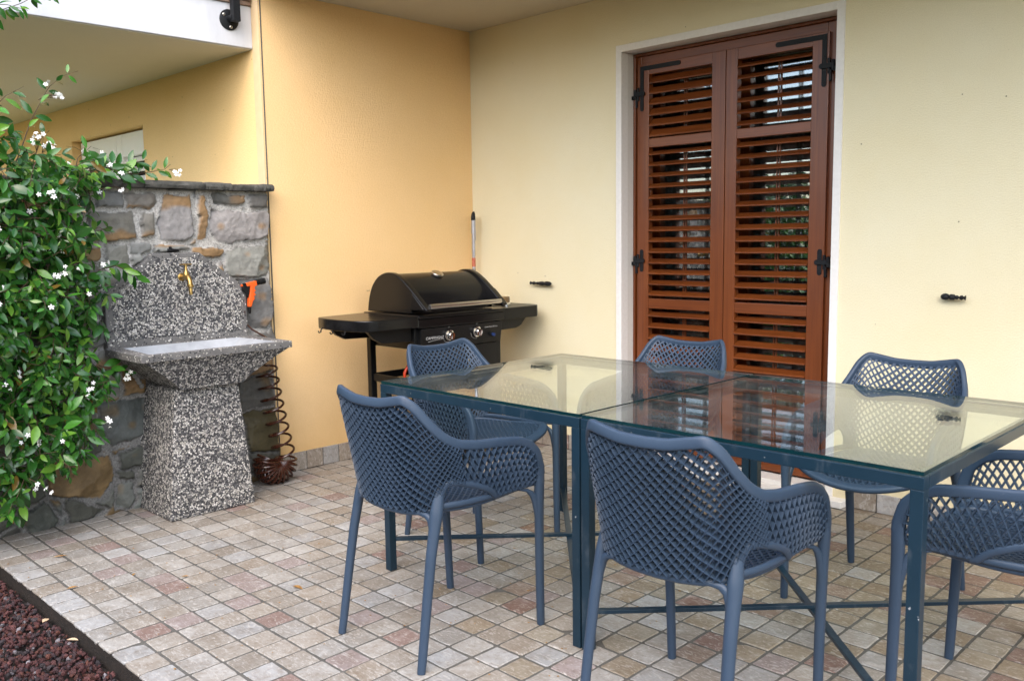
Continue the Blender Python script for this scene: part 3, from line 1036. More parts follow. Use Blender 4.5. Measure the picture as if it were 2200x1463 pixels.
# ------------------------------------------------------------------ rubble stone garden wall: one relief surface, stones and mortar
STONES=[
('g',[(-2.355,1.489),(-2.24,1.494),(-2.24,1.423),(-2.357,1.421)]),
('gb',[(-2.229,1.49),(-2.089,1.485),(-2.084,1.45),(-2.103,1.422),(-2.227,1.421)]),
('gt',[(-2.04,1.481),(-1.92,1.482),(-1.914,1.406),(-1.908,1.292),(-1.967,1.269),(-2.064,1.272),(-2.076,1.349),(-2.059,1.437)]),
('o',[(-1.872,1.488),(-1.844,1.486),(-1.834,1.383),(-1.838,1.272),(-1.874,1.267),(-1.875,1.383)]),
('d',[(-1.792,1.497),(-1.621,1.491),(-1.626,1.447),(-1.789,1.441)]),
('d',[(-1.599,1.49),(-1.498,1.487),(-1.504,1.431),(-1.596,1.432)]),
('g',[(-1.807,1.41),(-1.722,1.413),(-1.648,1.399),(-1.505,1.408),(-1.491,1.35),(-1.502,1.289),(-1.566,1.269),(-1.731,1.254),(-1.778,1.266),(-1.812,1.315)]),
('gb',[(-2.155,1.397),(-2.104,1.399),(-2.106,1.289),(-2.153,1.287)]),
('gb',[(-2.396,1.388),(-2.197,1.398),(-2.181,1.285),(-2.281,1.27),(-2.403,1.273)]),
('o',[(-2.431,1.239),(-2.358,1.24),(-2.355,1.188),(-2.371,1.178),(-2.435,1.186)]),
('g',[(-2.327,1.25),(-2.229,1.251),(-2.23,1.162),(-2.293,1.16),(-2.33,1.167)]),
('gt',[(-2.206,1.251),(-2.122,1.256),(-2.119,1.229),(-2.186,1.202),(-2.213,1.207)]),
('g',[(-2.217,1.189),(-2.172,1.2),(-2.164,1.179),(-2.217,1.146)]),
('gt',[(-2.099,1.249),(-1.963,1.247),(-1.924,1.23),(-2.019,1.217),(-2.101,1.224)]),
('o',[(-1.919,1.23),(-1.827,1.233),(-1.76,1.217),(-1.772,1.183),(-1.871,1.185),(-1.911,1.206)]),
('g',[(-1.741,1.217),(-1.557,1.231),(-1.496,1.238),(-1.499,1.125),(-1.518,1.084),(-1.719,1.075),(-1.74,1.093)]),
('g',[(-1.688,1.062),(-1.518,1.07),(-1.497,0.965),(-1.503,0.845),(-1.536,0.811),(-1.667,0.81),(-1.749,0.863)]),
('g',[(-2.347,1.143),(-2.268,1.132),(-2.266,1.095),(-2.308,1.061),(-2.351,1.081)]),
('o',[(-2.637,0.305),(-2.367,0.266),(-2.355,0.168),(-2.427,0.091),(-2.642,0.151),(-2.658,0.249)]),
('g',[(-2.404,0.531),(-2.191,0.519),(-2.193,0.345),(-2.363,0.326),(-2.385,0.358),(-2.403,0.449)]),
('d',[(-2.326,0.281),(-2.175,0.309),(-2.188,0.206),(-2.322,0.2)]),
('d',[(-2.341,0.191),(-2.267,0.183),(-2.265,0.15),(-2.336,0.165)]),
('g',[(-2.345,0.134),(-2.276,0.136),(-2.269,0.04),(-2.302,0.015),(-2.351,0.026)]),
('d',[(-2.577,0.115),(-2.493,0.078),(-2.413,0.021),(-2.498,-0.003),(-2.568,0.001),(-2.578,0.06)]),
('d',[(-2.773,0.075),(-2.666,0.123),(-2.617,0.026),(-2.653,-0.002),(-2.735,-0.006)]),
('d',[(-2.856,0.225),(-2.8,0.207),(-2.806,0.054),(-2.87,0.028)]),
('o',[(-2.285,0.678),(-2.189,0.609),(-2.187,0.545),(-2.287,0.549)]),
('gb',[(-2.394,0.597),(-2.303,0.598),(-2.313,0.536),(-2.403,0.543)]),
('d',[(-2.466,0.391),(-2.415,0.364),(-2.412,0.307),(-2.46,0.303)]),
('g',[(-1.709,0.536),(-1.524,0.58),(-1.503,0.535),(-1.505,0.407),(-1.7,0.385)]),
('o',[(-1.659,0.638),(-1.511,0.647),(-1.496,0.585),(-1.664,0.555)]),
('go',[(-1.692,0.367),(-1.496,0.38),(-1.484,0.144),(-1.657,0.167)]),
('d',[(-1.667,0.156),(-1.48,0.126),(-1.475,0.046),(-1.654,0.055)]),
]

PAL = {'g': (0.225, 0.232, 0.235), 'd': (0.125, 0.128, 0.124), 'gb': (0.205, 0.208, 0.200), 'gt': (0.215, 0.222, 0.230), 'o': (0.30, 0.205, 0.105), 'go': (0.16, 0.13, 0.07)}
SY0, SY1, SZ1 = -3.75, -1.492, 14.33 * U
SX = P(-39.57, 0, 0)[0]
stone_wall = thing('stone_wall', 'rubble garden wall of grey and ochre stones in pale mortar with a dark slate coping', 'stone wall', (SX, -2.2, 0))
ny, nz = 400, 258
gy, gz = np.meshgrid(np.linspace(SY0, SY1, ny), np.linspace(-0.03, SZ1, nz), indexing='ij')


def vnoise(x, y, seed, s):                       # smooth value noise
    r = np.random.default_rng(seed)
    G = r.random((97, 97))
    x, y = x * s + 13.7, y * s + 7.3
    xi, yi = np.floor(x).astype(int), np.floor(y).astype(int)
    fx, fy = x - xi, y - yi
    fx, fy = fx * fx * (3 - 2 * fx), fy * fy * (3 - 2 * fy)
    a, b = G[xi % 97, yi % 97], G[(xi + 1) % 97, yi % 97]
    c, d = G[xi % 97, (yi + 1) % 97], G[(xi + 1) % 97, (yi + 1) % 97]
    return (a * (1 - fx) + b * fx) * (1 - fy) + (c * (1 - fx) + d * fx) * fy


wy = gy + (vnoise(gy, gz, 1, 22) - 0.5) * 0.016 + (vnoise(gy, gz, 2, 75) - 0.5) * 0.009
wz = gz + (vnoise(gy, gz, 3, 22) - 0.5) * 0.016 + (vnoise(gy, gz, 4, 75) - 0.5) * 0.009
best = np.full(gy.shape, -9.0)
sid = np.full(gy.shape, -1)


def sdist(poly):                                 # > 0 inside
    p = np.array(poly)
    dmin = np.full(gy.shape, 9.0)
    ins = np.zeros(gy.shape, bool)
    for i in range(len(p)):
        a, b = p[i], p[(i + 1) % len(p)]
        e = b - a
        t = np.clip(((wy - a[0]) * e[0] + (wz - a[1]) * e[1]) / (e @ e + 1e-9), 0, 1)
        dmin = np.minimum(dmin, np.hypot(wy - a[0] - e[0] * t, wz - a[1] - e[1] * t))
        cr = (a[1] > wz) != (b[1] > wz)
        ins ^= cr & (wy < (b[0] - a[0]) * (wz - a[1]) / (b[1] - a[1] + 1e-9) + a[0])
    return np.where(ins, dmin, -dmin)


info = []
for typ, poly in STONES:
    d = sdist(poly)
    up = d > best
    best = np.where(up, d, best)
    sid = np.where(up & (d > -0.001), len(info), sid)
    p = np.array(poly)
    info.append((typ, p[:, 0].mean(), p[:, 1].mean(), p[:, 0].max() - p[:, 0].min(), p[:, 1].max() - p[:, 1].min()))
traced = best.copy()
# stones nobody sees in the photo (behind the climber and the basin): a jittered pattern kept clear of the traced ones
seeds = []
z = 0.07
row = 0
while z < SZ1:
    hgt = RNG.uniform(0.10, 0.16)
    y = SY0 + RNG.uniform(0, 0.2)
    while y < SY1:
        seeds.append((y + RNG.uniform(-.03, .03), z + RNG.uniform(-.02, .02)))
        y += RNG.uniform(0.15, 0.28)
    z += hgt
seeds = np.array(seeds)
D = np.sqrt(((wy[..., None] - seeds[:, 0]) * 0.62) ** 2 + (wz[..., None] - seeds[:, 1]) ** 2)
o = np.argsort(D, -1)[..., :2]
d0, d1 = np.take_along_axis(D, o[..., :1], -1)[..., 0], np.take_along_axis(D, o[..., 1:2], -1)[..., 0]
fill = np.minimum((d1 - d0) * 0.6 - 0.012, -traced - 0.022)
use = (fill > 0) & (traced < 0)
sid = np.where(use, len(info) + o[..., 0], sid)
for sy_, sz_ in seeds:
    info.append((random.choice(['g', 'g', 'd', 'd', 'gb', 'o', 'gt']), sy_, sz_, 0.2, 0.12))
dist = np.where(use, fill, traced)
edge = np.clip((dist + 0.005) / 0.0055, 0, 1)
edge = edge * edge * (3 - 2 * edge)
rough = (vnoise(gy, gz, 5, 45) - 0.5) * 0.0035 + (vnoise(gy, gz, 6, 120) - 0.5) * 0.0022
hh = (vnoise(gy, gz, 7, 9) - 0.5) * 0.014
col = np.zeros(gy.shape + (3,))
mort = np.array([0.50, 0.485, 0.455])
dk_ = np.clip(1.2 - gz / 0.9, 0.0, 1.0)[..., None]                       # mortar darker low down, paler high up
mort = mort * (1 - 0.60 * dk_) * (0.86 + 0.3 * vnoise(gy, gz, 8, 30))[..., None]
stone_h = np.zeros(gy.shape)
seed_r = np.random.default_rng(3)
for k, (typ, cy_, cz_, ww, h_) in enumerate(info):
    mk = sid == k
    if not mk.any():
        continue
    base = np.array(PAL[typ]) * np.array([1.05, 1.0, 0.93]) * seed_r.uniform(0.78, 1.2) * np.array([seed_r.uniform(0.95, 1.07), 1.0, seed_r.uniform(0.92, 1.06)])
    c_ = np.tile(base, (int(mk.sum()), 1))
    yy_, zz_ = gy[mk], gz[mk]
    nz_ = vnoise(yy_, zz_, 50 + k, 14)
    brown = np.array([0.27, 0.165, 0.075])
    if typ == 'gb':
        f_ = np.clip(((cz_ - 0.12 * h_) - zz_) / 0.02 + (nz_ - .5) * 3, 0, 1)
    elif typ == 'gt':
        f_ = np.clip((zz_ - (cz_ + 0.22 * h_)) / 0.02 + (nz_ - .5) * 3, 0, 1)
    elif typ == 'o':
        f_ = np.clip((nz_ - 0.25) * 3, 0, 1)
    else:
        f_ = np.clip((nz_ - 0.78) * 4, 0, 1)
    c_ = c_ * (1 - f_[:, None]) + brown * f_[:, None]
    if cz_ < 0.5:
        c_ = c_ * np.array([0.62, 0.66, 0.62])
    col[mk] = c_
    # every stone has its own broken face: two tilted planes
    t1, t2 = seed_r.uniform(-0.05, 0.05, 2), seed_r.uniform(-0.12, 0.12, 2)
    pl = (yy_ - cy_) * t1[0] + (zz_ - cz_) * t1[1]
    for _ in range(4):                           # chipped facets falling away towards the rim of the stone
        an = seed_r.uniform(0, 6.28)
        rr_ = 0.5 * (abs(math.cos(an)) * ww + abs(math.sin(an)) * h_) * seed_r.uniform(0.25, 0.75)
        dd_ = (yy_ - cy_) * math.cos(an) + (zz_ - cz_) * math.sin(an) + (nz_ - 0.5) * 0.03
        pl = pl - np.maximum(dd_ - rr_, 0) * seed_r.uniform(0.15, 0.45)
    sh_ = np.floor(vnoise(yy_, zz_ * 1.6, 90 + k, 11) * 4) / 4       # cleft steps
    pl = pl + (sh_ - 0.5) * 0.006
    stone_h[mk] = 0.021 + seed_r.uniform(-0.005, 0.008) + pl
X = SX - 0.012 + hh * 0.5 + edge * (stone_h + rough) + (1 - edge) * rough * 0.7
col = col * edge[..., None] + mort * (1 - edge[..., None])
rag = (vnoise(gz * 0 + 3.0, gz, 9, 13) - 0.5) * 0.030 + (vnoise(gz * 0 + 1.0, gz, 10, 50) - 0.5) * 0.012
ramp_ = np.clip((gy - (SY1 - 0.12)) / 0.12, 0, 1)
Yw = gy + rag * ramp_
Yw[-1] = Yw[-2] + 0.001
X[-1] = SX - 0.30
idx = np.arange(ny * nz).reshape(ny, nz)
fq = np.stack([idx[:-1, :-1], idx[1:, :-1], idx[1:, 1:], idx[:-1, 1:]], -1).reshape(-1, 4)
V = np.stack([X, Yw, gz], -1).reshape(-1, 3)
me = bpy.data.meshes.new('masonry')
me.from_pydata((V - np.array([SX, -2.2, 0])).tolist(), [], fq.tolist())
me.materials.append(MAT['masonry'])
a = me.color_attributes.new('Col', 'FLOAT_COLOR', 'POINT')
a.data.foreach_set('color', np.column_stack([col.reshape(-1, 3), np.ones(ny * nz)]).astype(np.float32).ravel())
a = me.attributes.new('Stone', 'FLOAT', 'POINT')
a.data.foreach_set('value', edge.ravel().astype(np.float32))
me.polygons.foreach_set('use_smooth', [True] * len(me.polygons))
ob = bpy.data.objects.new('masonry', me)
COL.objects.link(ob)
ob.parent = stone_wall
q = MB()
q.box(SX - 0.34, SX - 0.05, SY0 + .01, SY1 - 0.03, -0.1, SZ1 - 0.004)
q.build('core', 'coping', stone_wall)
# coping slabs
y = -1.476
for L in (0.062, 0.165, 0.148, 0.30, 0.26, 0.31, 0.28, 0.33, 0.30):
    n_ = 26
    yy_ = np.linspace(y - 0.002, y - L + 0.002, n_)
    zt = 14.66 * U + RNG.uniform(-0.002, 0.002)
    xf = SX + 0.040 + RNG.uniform(-0.003, 0.004)
    mb = MB()
    sec = []
    jj = np.cumsum(RNG.normal(0, 0.0016, n_)) * 0.6
    for i, v_ in enumerate(yy_):
        e = 0.004 * (i in (0, n_ - 1))
        r_ = RNG.normal(0, 0.0013, 6)
        sec.append([(SX - 0.36, v_, zt - e), (xf - 0.012 + r_[0], v_, zt - e + jj[i] * .3), (xf - e + r_[1] + jj[i] * .5, v_, zt - 0.008 + r_[2]),
                    (xf + 0.003 - e + r_[3] + jj[i], v_, zt - 0.020), (xf - 0.003 - e + r_[4] + jj[i], v_, zt - 0.034 + r_[5]), (SX - 0.36, v_, zt - 0.034)])
    V_ = np.array(sec).reshape(-1, 3)
    F_ = [(i * 6 + a_, i * 6 + (a_ + 1) % 6, (i + 1) * 6 + (a_ + 1) % 6, (i + 1) * 6 + a_) for i in range(n_ - 1) for a_ in range(6)]
    F_ += [tuple(range(6)), tuple((n_ - 1) * 6 + a_ for a_ in range(5, -1, -1))]
    mb.add(V_, F_)
    mb.build('coping_stone', 'coping', stone_wall, smooth=True, sharp=45)
    y -= L

# ------------------------------------------------------------------ pebble-dash wash basin
CY = P(0, 18.10, 0)[1]
sink = thing('outdoor_sink', 'grey pebbled concrete wash fountain with a wide trough standing against the stone wall', 'sink', (0.25, CY, 0))


def oct_poly(hw_b, hw_t, z0, z1, z2):
    return [(-hw_b, z0), (hw_b, z0), (hw_b, z1), (hw_t, z2), (-hw_t, z2), (-hw_b, z1)]


XB = P(-39.18, 0, 0)[0]
pan = MB()
outer = oct_poly(3.33 * U, 1.06 * U, 7.30 * U, 9.72 * U, 11.46 * U)
fnp = lambda a, b, d: (d, CY + a, b)
pan.prism(outer, fnp, SX - 0.02, XB)
panel = pan.build('back_panel', 'cement', sink, bevel=0.006)
q = MB()
inner = oct_poly(3.02 * U, 0.90 * U, 7.72 * U, 9.58 * U, 11.22 * U)
q.prism(inner, fnp, XB - 0.004, XB + 0.0035)
q.build('pebble_panel', 'pebble', panel, bevel=0.002)
# trough: rim and tapered hopper
X0r, X1r = XB - 0.006, P(-35.45, 0, 0)[0]
hw = 3.46 * U
zr0, zr1 = 7.10 * U, 7.40 * U
rim = MB()
t_ = 0.030
ring_o = [(X0r, CY - hw), (X1r, CY - hw), (X1r, CY + hw), (X0r, CY + hw)]
ring_i = [(X0r + 0.02, CY - hw + 0.075), (X1r - t_, CY - hw + 0.052), (X1r - t_, CY + hw - 0.052), (X0r + 0.02, CY + hw - 0.075)]
V = [(x, y, zr0) for x, y in ring_o] + [(x, y, zr1) for x, y in ring_o] + [(x, y, zr1) for x, y in ring_i] + [(x, y, zr0) for x, y in ring_i]
F = []
for i in range(4):
    j = (i + 1) % 4
    F += [(i, j, 4 + j, 4 + i), (4 + i, 4 + j, 8 + j, 8 + i), (8 + i, 8 + j, 12 + j, 12 + i)]
rim.add(V, F)
basin = rim.build('basin', 'cement', sink, bevel=0.004)
hop = MB()
lo = [(SX - 0.02, CY - 1.45 * U), (P(-36.35, 0, 0)[0], CY - 1.45 * U), (P(-36.35, 0, 0)[0], CY + 1.42 * U), (SX - 0.02, CY + 1.42 * U)]
hi = [(SX - 0.02, CY - hw + 0.012), (X1r - 0.010, CY - hw + 0.012), (X1r - 0.010, CY + hw - 0.012), (SX - 0.02, CY + hw - 0.012)]
rows = []
for t in np.linspace(0, 1, 8):
    k = t ** 1.35 * 0.55 + t * 0.45
    rows.append([(lo[i][0] * (1 - k) + hi[i][0] * k, lo[i][1] * (1 - k) + hi[i][1] * k, 5.66 * U * (1 - t) + (zr0 - 0.0005) * t) for i in range(4)])
V = [p for r in rows for p in r]
F = [(r * 4 + i, r * 4 + (i + 1) % 4, r * 4 + 4 + (i + 1) % 4, r * 4 + 4 + i) for r in range(7) for i in range(4)]
F.append((0, 3, 2, 1))
hop.add(V, F)
hop.build('hopper', 'pebble', basin, smooth=True, sharp=45)
inn = MB()
rows = []
fl_ = [(X0r + 0.09, CY - 0.17), (X1r - 0.11, CY - 0.17), (X1r - 0.11, CY + 0.17), (X0r + 0.09, CY + 0.17)]
V = [(x, y, zr1 - 0.003) for x, y in ring_i] + [(x, y, zr1 - 0.105) for x, y in fl_]
F = [(i, (i + 1) % 4, 4 + (i + 1) % 4, 4 + i) for i in range(4)] + [(4, 5, 6, 7)]
inn.add(V, F)
inn.build('bowl', 'marble', basin)
# pedestal
pd = MB()
pl = [(5.60, -39.3, -36.72, 16.52, 19.56)]
rows = []
for t in np.linspace(0, 1, 14):
    z = 5.63 * U * (1 - t) + 0.001 * t
    xf = P(-36.78 * (1 - t) - 36.42 * t, 0, 0)[0]
    ya = P(0, 16.52 * (1 - t) + 15.88 * t, 0)[1]
    yb = P(0, 19.50 * (1 - t) + 19.88 * t, 0)[1]
    wob = 0.018 * math.sin(t * 9.0)
    rows.append([(SX - 0.02, ya - 0.006 + wob * 0.4, z), (SX + 0.05, ya + wob * 0.15, z), (xf, ya, z), (xf, yb, z), (SX - 0.02, yb, z)])
V = [p for r in rows for p in r]
F = [(r * 5 + i, r * 5 + (i + 1) % 5, r * 5 + 5 + (i + 1) % 5, r * 5 + 5 + i) for r in range(13) for i in range(5)]
F += [(4, 3, 2, 1, 0), tuple(13 * 5 + i for i in range(5))]
pd.add(V, F)
pd.build('pedestal', 'pebble', sink, bevel=0.006)
q = MB()
for k in range(5):                                # old mortar bead in the joint left of the pedestal
    q.lathe([(0, -0.013), (0.010, -0.008), (0.012, 0.0), (0.009, 0.008), (0, 0.012)], (SX + 0.014 + RNG.uniform(-.006, .006), P(0, 16.25, 0)[1] - 0.016 * k * 0.7, 5.55 * U + 0.018 * k), RNG.normal(size=3), 9)
q.build('mortar_bead', 'mortar', sink, smooth=True)
# brass tap
ty, tz = P(0, 18.22, 0)[1], 10.36 * U
tp = MB()
tp.lathe([(0.019, 0), (0.019, 0.004), (0.013, 0.006), (0.011, 0.03), (0.013, 0.034)], (XB + 0.003, ty, tz), (1, 0, 0.02), 18)
tp.tube([(XB + 0.033, ty, tz), (XB + 0.055, ty, tz + 0.002), (XB + 0.075, ty, tz - 0.002), (XB + 0.088, ty, tz - 0.016), (XB + 0.092, ty, tz - 0.035)],
        [0.012, 0.0145, 0.0125, 0.011, 0.0105], seg=14)
tp.lathe([(0.0105, 0), (0.015, 0.002), (0.015, 0.012), (0.010, 0.014), (0.0085, 0.018), (0.0095, 0.022), (0.0075, 0.05), (0.0, 0.05)], (XB + 0.092, ty, tz - 0.033), (0.05, 0, -1), 16)
tp.lathe([(0.0145, 0), (0.0145, 0.010), (0.010, 0.022), (0.0065, 0.032), (0.0065, 0.055)], (XB + 0.055, ty, tz + 0.004), (0, 0, 1), 14)
tap = tp.build('tap', 'brass', sink, smooth=True, sharp=40)
q = MB()
q.tube([(XB + 0.055, ty - 0.028, tz + 0.061), (XB + 0.055, ty - 0.012, tz + 0.060), (XB + 0.055, ty, tz + 0.062), (XB + 0.055, ty + 0.012, tz + 0.060), (XB + 0.055, ty + 0.028, tz + 0.061)],
       [0.0045, 0.0035, 0.0055, 0.0035, 0.0045], [0.003] * 5, seg=10)
q.build('handle', 'brass', tap, smooth=True)

hc = thing('hose_connector', 'small black plastic hose fitting lying on top of the pebbled panel above the tap', 'hose fitting', (XB - 0.03, P(0, 18.02, 0)[1], 11.46 * U))
q = MB()
b_ = P(0, 18.02, 11.46)
q.tube([(XB - 0.030, b_[1] - 0.026, b_[2] + 0.011), (XB - 0.03, b_[1] - 0.006, b_[2] + 0.0115), (XB - 0.03, b_[1] + 0.004, b_[2] + 0.0115), (XB - 0.03, b_[1] + 0.03, b_[2] + 0.010)], [0.008, 0.0105, 0.0085, 0.007], seg=12)
q.lathe([(0.007, 0), (0.008, 0.012), (0.005, 0.014)], (XB - 0.03, b_[1] - 0.012, b_[2] + 0.016), (0, 0.1, 1), 10)
q.build('barrel', 'blackplastic', hc, smooth=True, sharp=40)

# orange spray gun hanging beside the panel
GX = XB + 0.012
gun = thing('spray_gun', 'orange and black garden spray gun hung on the stone wall beside the pebbled panel', 'spray gun', (GX, P(0, 21.6, 0)[1], 8.6 * U))


def gp3(y, z, dx=0.0):
    return np.array([GX + dx, P(0, y, 0)[1], z * U])


def cyz(px, py):                                  # outline of the gun, as (y, z) in the wall's plane
    return np.array([P(0, 21.14 + (px - 1285) * (1.09 / 178.0), 0)[1], (9.97 - (py - 365) * (1.31 / 305.0)) * U])


q = MB()
gpts = [(1318, 372), (1405, 350), (1414, 398), (1392, 415), (1386, 440), (1398, 462), (1382, 482), (1396, 506), (1378, 528), (1388, 552), (1370, 574), (1352, 640), (1330, 640), (1332, 560), (1345, 480), (1352, 408), (1322, 412)]
q.prism([tuple(cyz(*p)) for p in gpts], lambda a, b, d: (d, a, b), GX - 0.011, GX + 0.013)
q.build('grip', 'orangeplastic', gun, bevel=0.004)
q = MB()
gpts = [(1290, 402), (1325, 398), (1350, 415), (1343, 480), (1330, 540), (1318, 500), (1300, 470), (1286, 440)]
q.prism([tuple(cyz(*p)) for p in gpts], lambda a, b, d: (d, a, b), GX - 0.008, GX + 0.009)
q.build('trigger', 'blackplastic', gun, bevel=0.002)
q = MB()
a_, b2 = cyz(1402, 375), cyz(1484, 356)
d_ = np.array([0, b2[0] - a_[0], b2[1] - a_[1]])
L = np.linalg.norm(d_)
q.lathe([(0.010, 0), (0.0145, 0.003), (0.0145, L * 0.45), (0.0125, L * 0.5), (0.0155, L * 0.55), (0.0155, L), (0.010, L + 0.001)], (GX, *a_), d_, 18)
q.build('nozzle', 'blackplastic', gun, smooth=True, sharp=40)
q = MB()
q.lathe([(0.007, 0), (0.0085, 0.002), (0.0085, 0.014), (0, 0.015)], (GX, *cyz(1320, 392)), (0, -1, 0.1), 12)
q.build('valve', 'blackplastic', gun, smooth=True, sharp=40)
q = MB()
q.lathe([(0.0095, 0), (0.0095, 0.02), (0.0075, 0.03), (0.006, 0.034)], (GX, *cyz(1341, 640)), (0, 0.02, -1), 14)
q.build('coupling', 'blackplastic', gun, smooth=True, sharp=40)
q = MB()
q.lathe([(0.006, 0), (0.0065, 0.006), (0, 0.0075)], (GX, *cyz(1290, 398)), (0, -1, 0.1), 12)
q.build('knob', 'orangeplastic', gun, smooth=True)

# brown coiled hose
hose = thing('coiled_hose', 'dark brown glossy spiral hose hanging and bunched on the tiles beside the pebbled pedestal', 'hose', (P(-38.7, 0, 0)[0], P(0, 22.3, 0)[1], 0))
ax = []
for t in np.linspace(0, 1, 60):                   # hanging part
    ax.append(P(-38.72, 22.02 + 0.87 * t ** 1.3, 6.05 - 4.95 * t))
cb = ax[-1]
for t in np.linspace(0, 1, 60)[1:]:               # the rest is bunched up like a fan on the floor
    a = t * math.radians(205)
    ax.append(np.array([cb[0] + 0.015 * t, cb[1] - 0.062 * (1 - math.cos(a)), cb[2] - 0.058 * math.sin(a)]))
ax = np.array(ax)
TT = np.gradient(ax, axis=0)
TT /= np.linalg.norm(TT, axis=1)[:, None]
nH, nF = 8.3, 13.0
pts = []
for s in np.linspace(0, 1, 1300):
    i = s * (len(ax) - 1)
    k = min(int(i), len(ax) - 2)
    c_ = ax[k] * (1 - (i - k)) + ax[k + 1] * (i - k)
    t_ = unit(TT[k] * (1 - (i - k)) + TT[k + 1] * (i - k))
    e1 = unit(np.cross(t_, (1, 0, 0)))
    e2 = np.cross(t_, e1)
    ph = 2 * math.pi * (nH * (s / 0.5) if s < 0.5 else nH + nF * (s - 0.5) / 0.5)
    R = 0.054 if s < 0.5 else 0.054 + 0.010 * min(1, (s - 0.5) / 0.1)
    if s < 0.03:
        R *= s / 0.03
    p_ = c_ + (e1 * math.cos(ph) + e2 * math.sin(ph)) * R
    p_[2] = max(p_[2], 0.006)
    p_[0] = max(p_[0], SX + 0.012)
    pts.append(p_)
q = MB()
q.tube(pts, 0.0062, seg=8)
q.build('coil', 'hose', hose, smooth=True)
q = MB()
q.tube([P(-39.20, 21.30, 8.6), P(-39.24, 21.32, 8.3), P(-39.26, 21.35, 8.0), P(-39.16, 21.62, 7.68), P(-39.06, 22.0, 7.42), P(-39.02, 22.35, 7.2), P(-38.95, 22.5, 6.75), P(-38.9, 22.35, 6.2), ax[0]], 0.0045, seg=8)
q.build('lead', 'hose', hose, smooth=True)

# telescopic pole leaning in the corner
pol = thing('telescopic_pole', 'grey aluminium telescopic pole with black cap standing in the corner behind the grill', 'pole', (*P(-39.45, 36.62, 0)[:2], 0.0))
pb, pt = P(-39.45, 36.62, 0.02), P(-39.28, 36.55, 13.2)
ln = lambda t: pb * (1 - t) + pt * t
dp = unit(pt - pb)
q = MB()
q.tube([ln(0), ln(0.955)], 0.0115, seg=14)
q.build('shaft', 'alu', pol, smooth=True, sharp=40)
q = MB()
q.tube([ln(0.925), ln(0.985)], 0.0145, seg=14)
q.build('collar', 'alu', pol, smooth=True, sharp=40)
q = MB()
q.tube([ln(0.985), ln(1.0), ln(1.015), ln(1.024)], [0.0145, 0.0145, 0.010, 0.003], seg=14)
q.tube([ln(1.012), ln(1.022) + (0.012, -0.004, 0), ln(1.012) + (0.022, -0.008, 0), ln(0.985) + (0.024, -0.01, 0)], 0.004, seg=8)
q.build('cap', 'blackplastic', pol, smooth=True, sharp=40)
q = MB()
q.tube([ln(0.985) + (0.024, -0.01, 0), ln(0.93) + (0.029, -0.012, 0), ln(0.895) + (0.031, -0.012, 0), ln(0.895) + (0.037, -0.014, 0), ln(0.93) + (0.034, -0.012, 0), ln(0.985) + (0.024, -0.01, 0)], 0.0016, seg=6)
q.build('hanging_loop', 'alu', pol, smooth=True)
for t0, t1, m_ in ((0.775, 0.815, 'label'), (0.748, 0.765, 'label2'), (0.822, 0.8235, 'label2')):
    q = MB()
    q.tube([ln(t0), ln(t1)], 0.0118, seg=14)
    q.build('sticker', m_, pol, smooth=True, sharp=40)

# ------------------------------------------------------------------ leaves, flowers, climbers


def leaf_mesh(mb, P0, D, N, L, W, fold=0.25, curl=0.18, cols=None):
    """many pointed oval leaves at once: base points, directions, face normals, lengths, widths"""
    n = len(P0)
    D = D / np.linalg.norm(D, axis=1)[:, None]
    N = N - D * np.sum(N * D, 1)[:, None]
    N /= np.linalg.norm(N, axis=1)[:, None] + 1e-9
    S = np.cross(D, N)
    ts = [0.0, 0.10, 0.30, 0.52, 0.74, 0.90, 1.0]
    ws = [0.05, 0.38, 0.88, 1.0, 0.74, 0.33, 0.0]
    rows = []
    fold = np.broadcast_to(fold, (n,))
    curl = np.broadcast_to(curl, (n,))
    for t, w in zip(ts, ws):
        c = P0 + D * (L * t)[:, None] - N * (L * curl * t * t)[:, None]
        hw_ = (W * w / 2)[:, None]
        up = N * (W * w / 2 * fold)[:, None]
        rows.append(np.stack([c - S * hw_ + up, c, c + S * hw_ + up], 1))
    V = np.stack(rows, 1).reshape(n, -1, 3)
    f = []
    for r in range(len(ts) - 1):
        for k in (0, 1):
            f.append((r * 3 + k, r * 3 + k + 1, r * 3 + 4 + k, r * 3 + 3 + k))
    f = np.array(f)
    m = V.shape[1]
    F = (f[None] + (np.arange(n) * m)[:, None, None]).reshape(-1, 4)
    C = np.repeat(cols, m, 0)
    mb.add(V.reshape(-1, 3), F.tolist(), col=C)


def inside(poly, y, z):
    p = np.array(poly)
    r = False
    for i in range(len(p)):
        a, b = p[i], p[(i + 1) % len(p)]
        if (a[1] > z) != (b[1] > z) and y < (b[0] - a[0]) * (z - a[1]) / (b[1] - a[1]) + a[0]:
            r = not r
    return r


def flower(mb, c, nrm, r):
    nrm = unit(nrm)
    a = unit(np.cross(nrm, RNG.normal(size=3)))
    b = np.cross(nrm, a)
    V, F = [], []
    for k in range(5):
        t = 2 * math.pi * k / 5
        d = a * math.cos(t) + b * math.sin(t)
        e = a * math.cos(t + 0.62) + b * math.sin(t + 0.62)
        sd = np.cross(nrm, d)
        i0 = len(V)
        V += [c + d * r * 0.10 - sd * r * .10, c + d * r * 0.10 + sd * r * .12, c + d * r * 0.62 - sd * r * 0.16 + nrm * r * .05, c + e * r * 0.80 + nrm * r * 0.0,
              c + d * r * 1.0 + sd * r * 0.30 - nrm * r * .12, c + d * r * 0.98 - sd * r * 0.02 - nrm * r * .1]
        F += [(i0, i0 + 1, i0 + 3, i0 + 2), (i0 + 2, i0 + 3, i0 + 4, i0 + 5)]
    mb.add(V, F, col=(1, 1, 1))
    mb.lathe([(r * 0.10, 0), (r * 0.13, -r * 0.5), (r * 0.06, -r * 0.9)], c, nrm, 6)


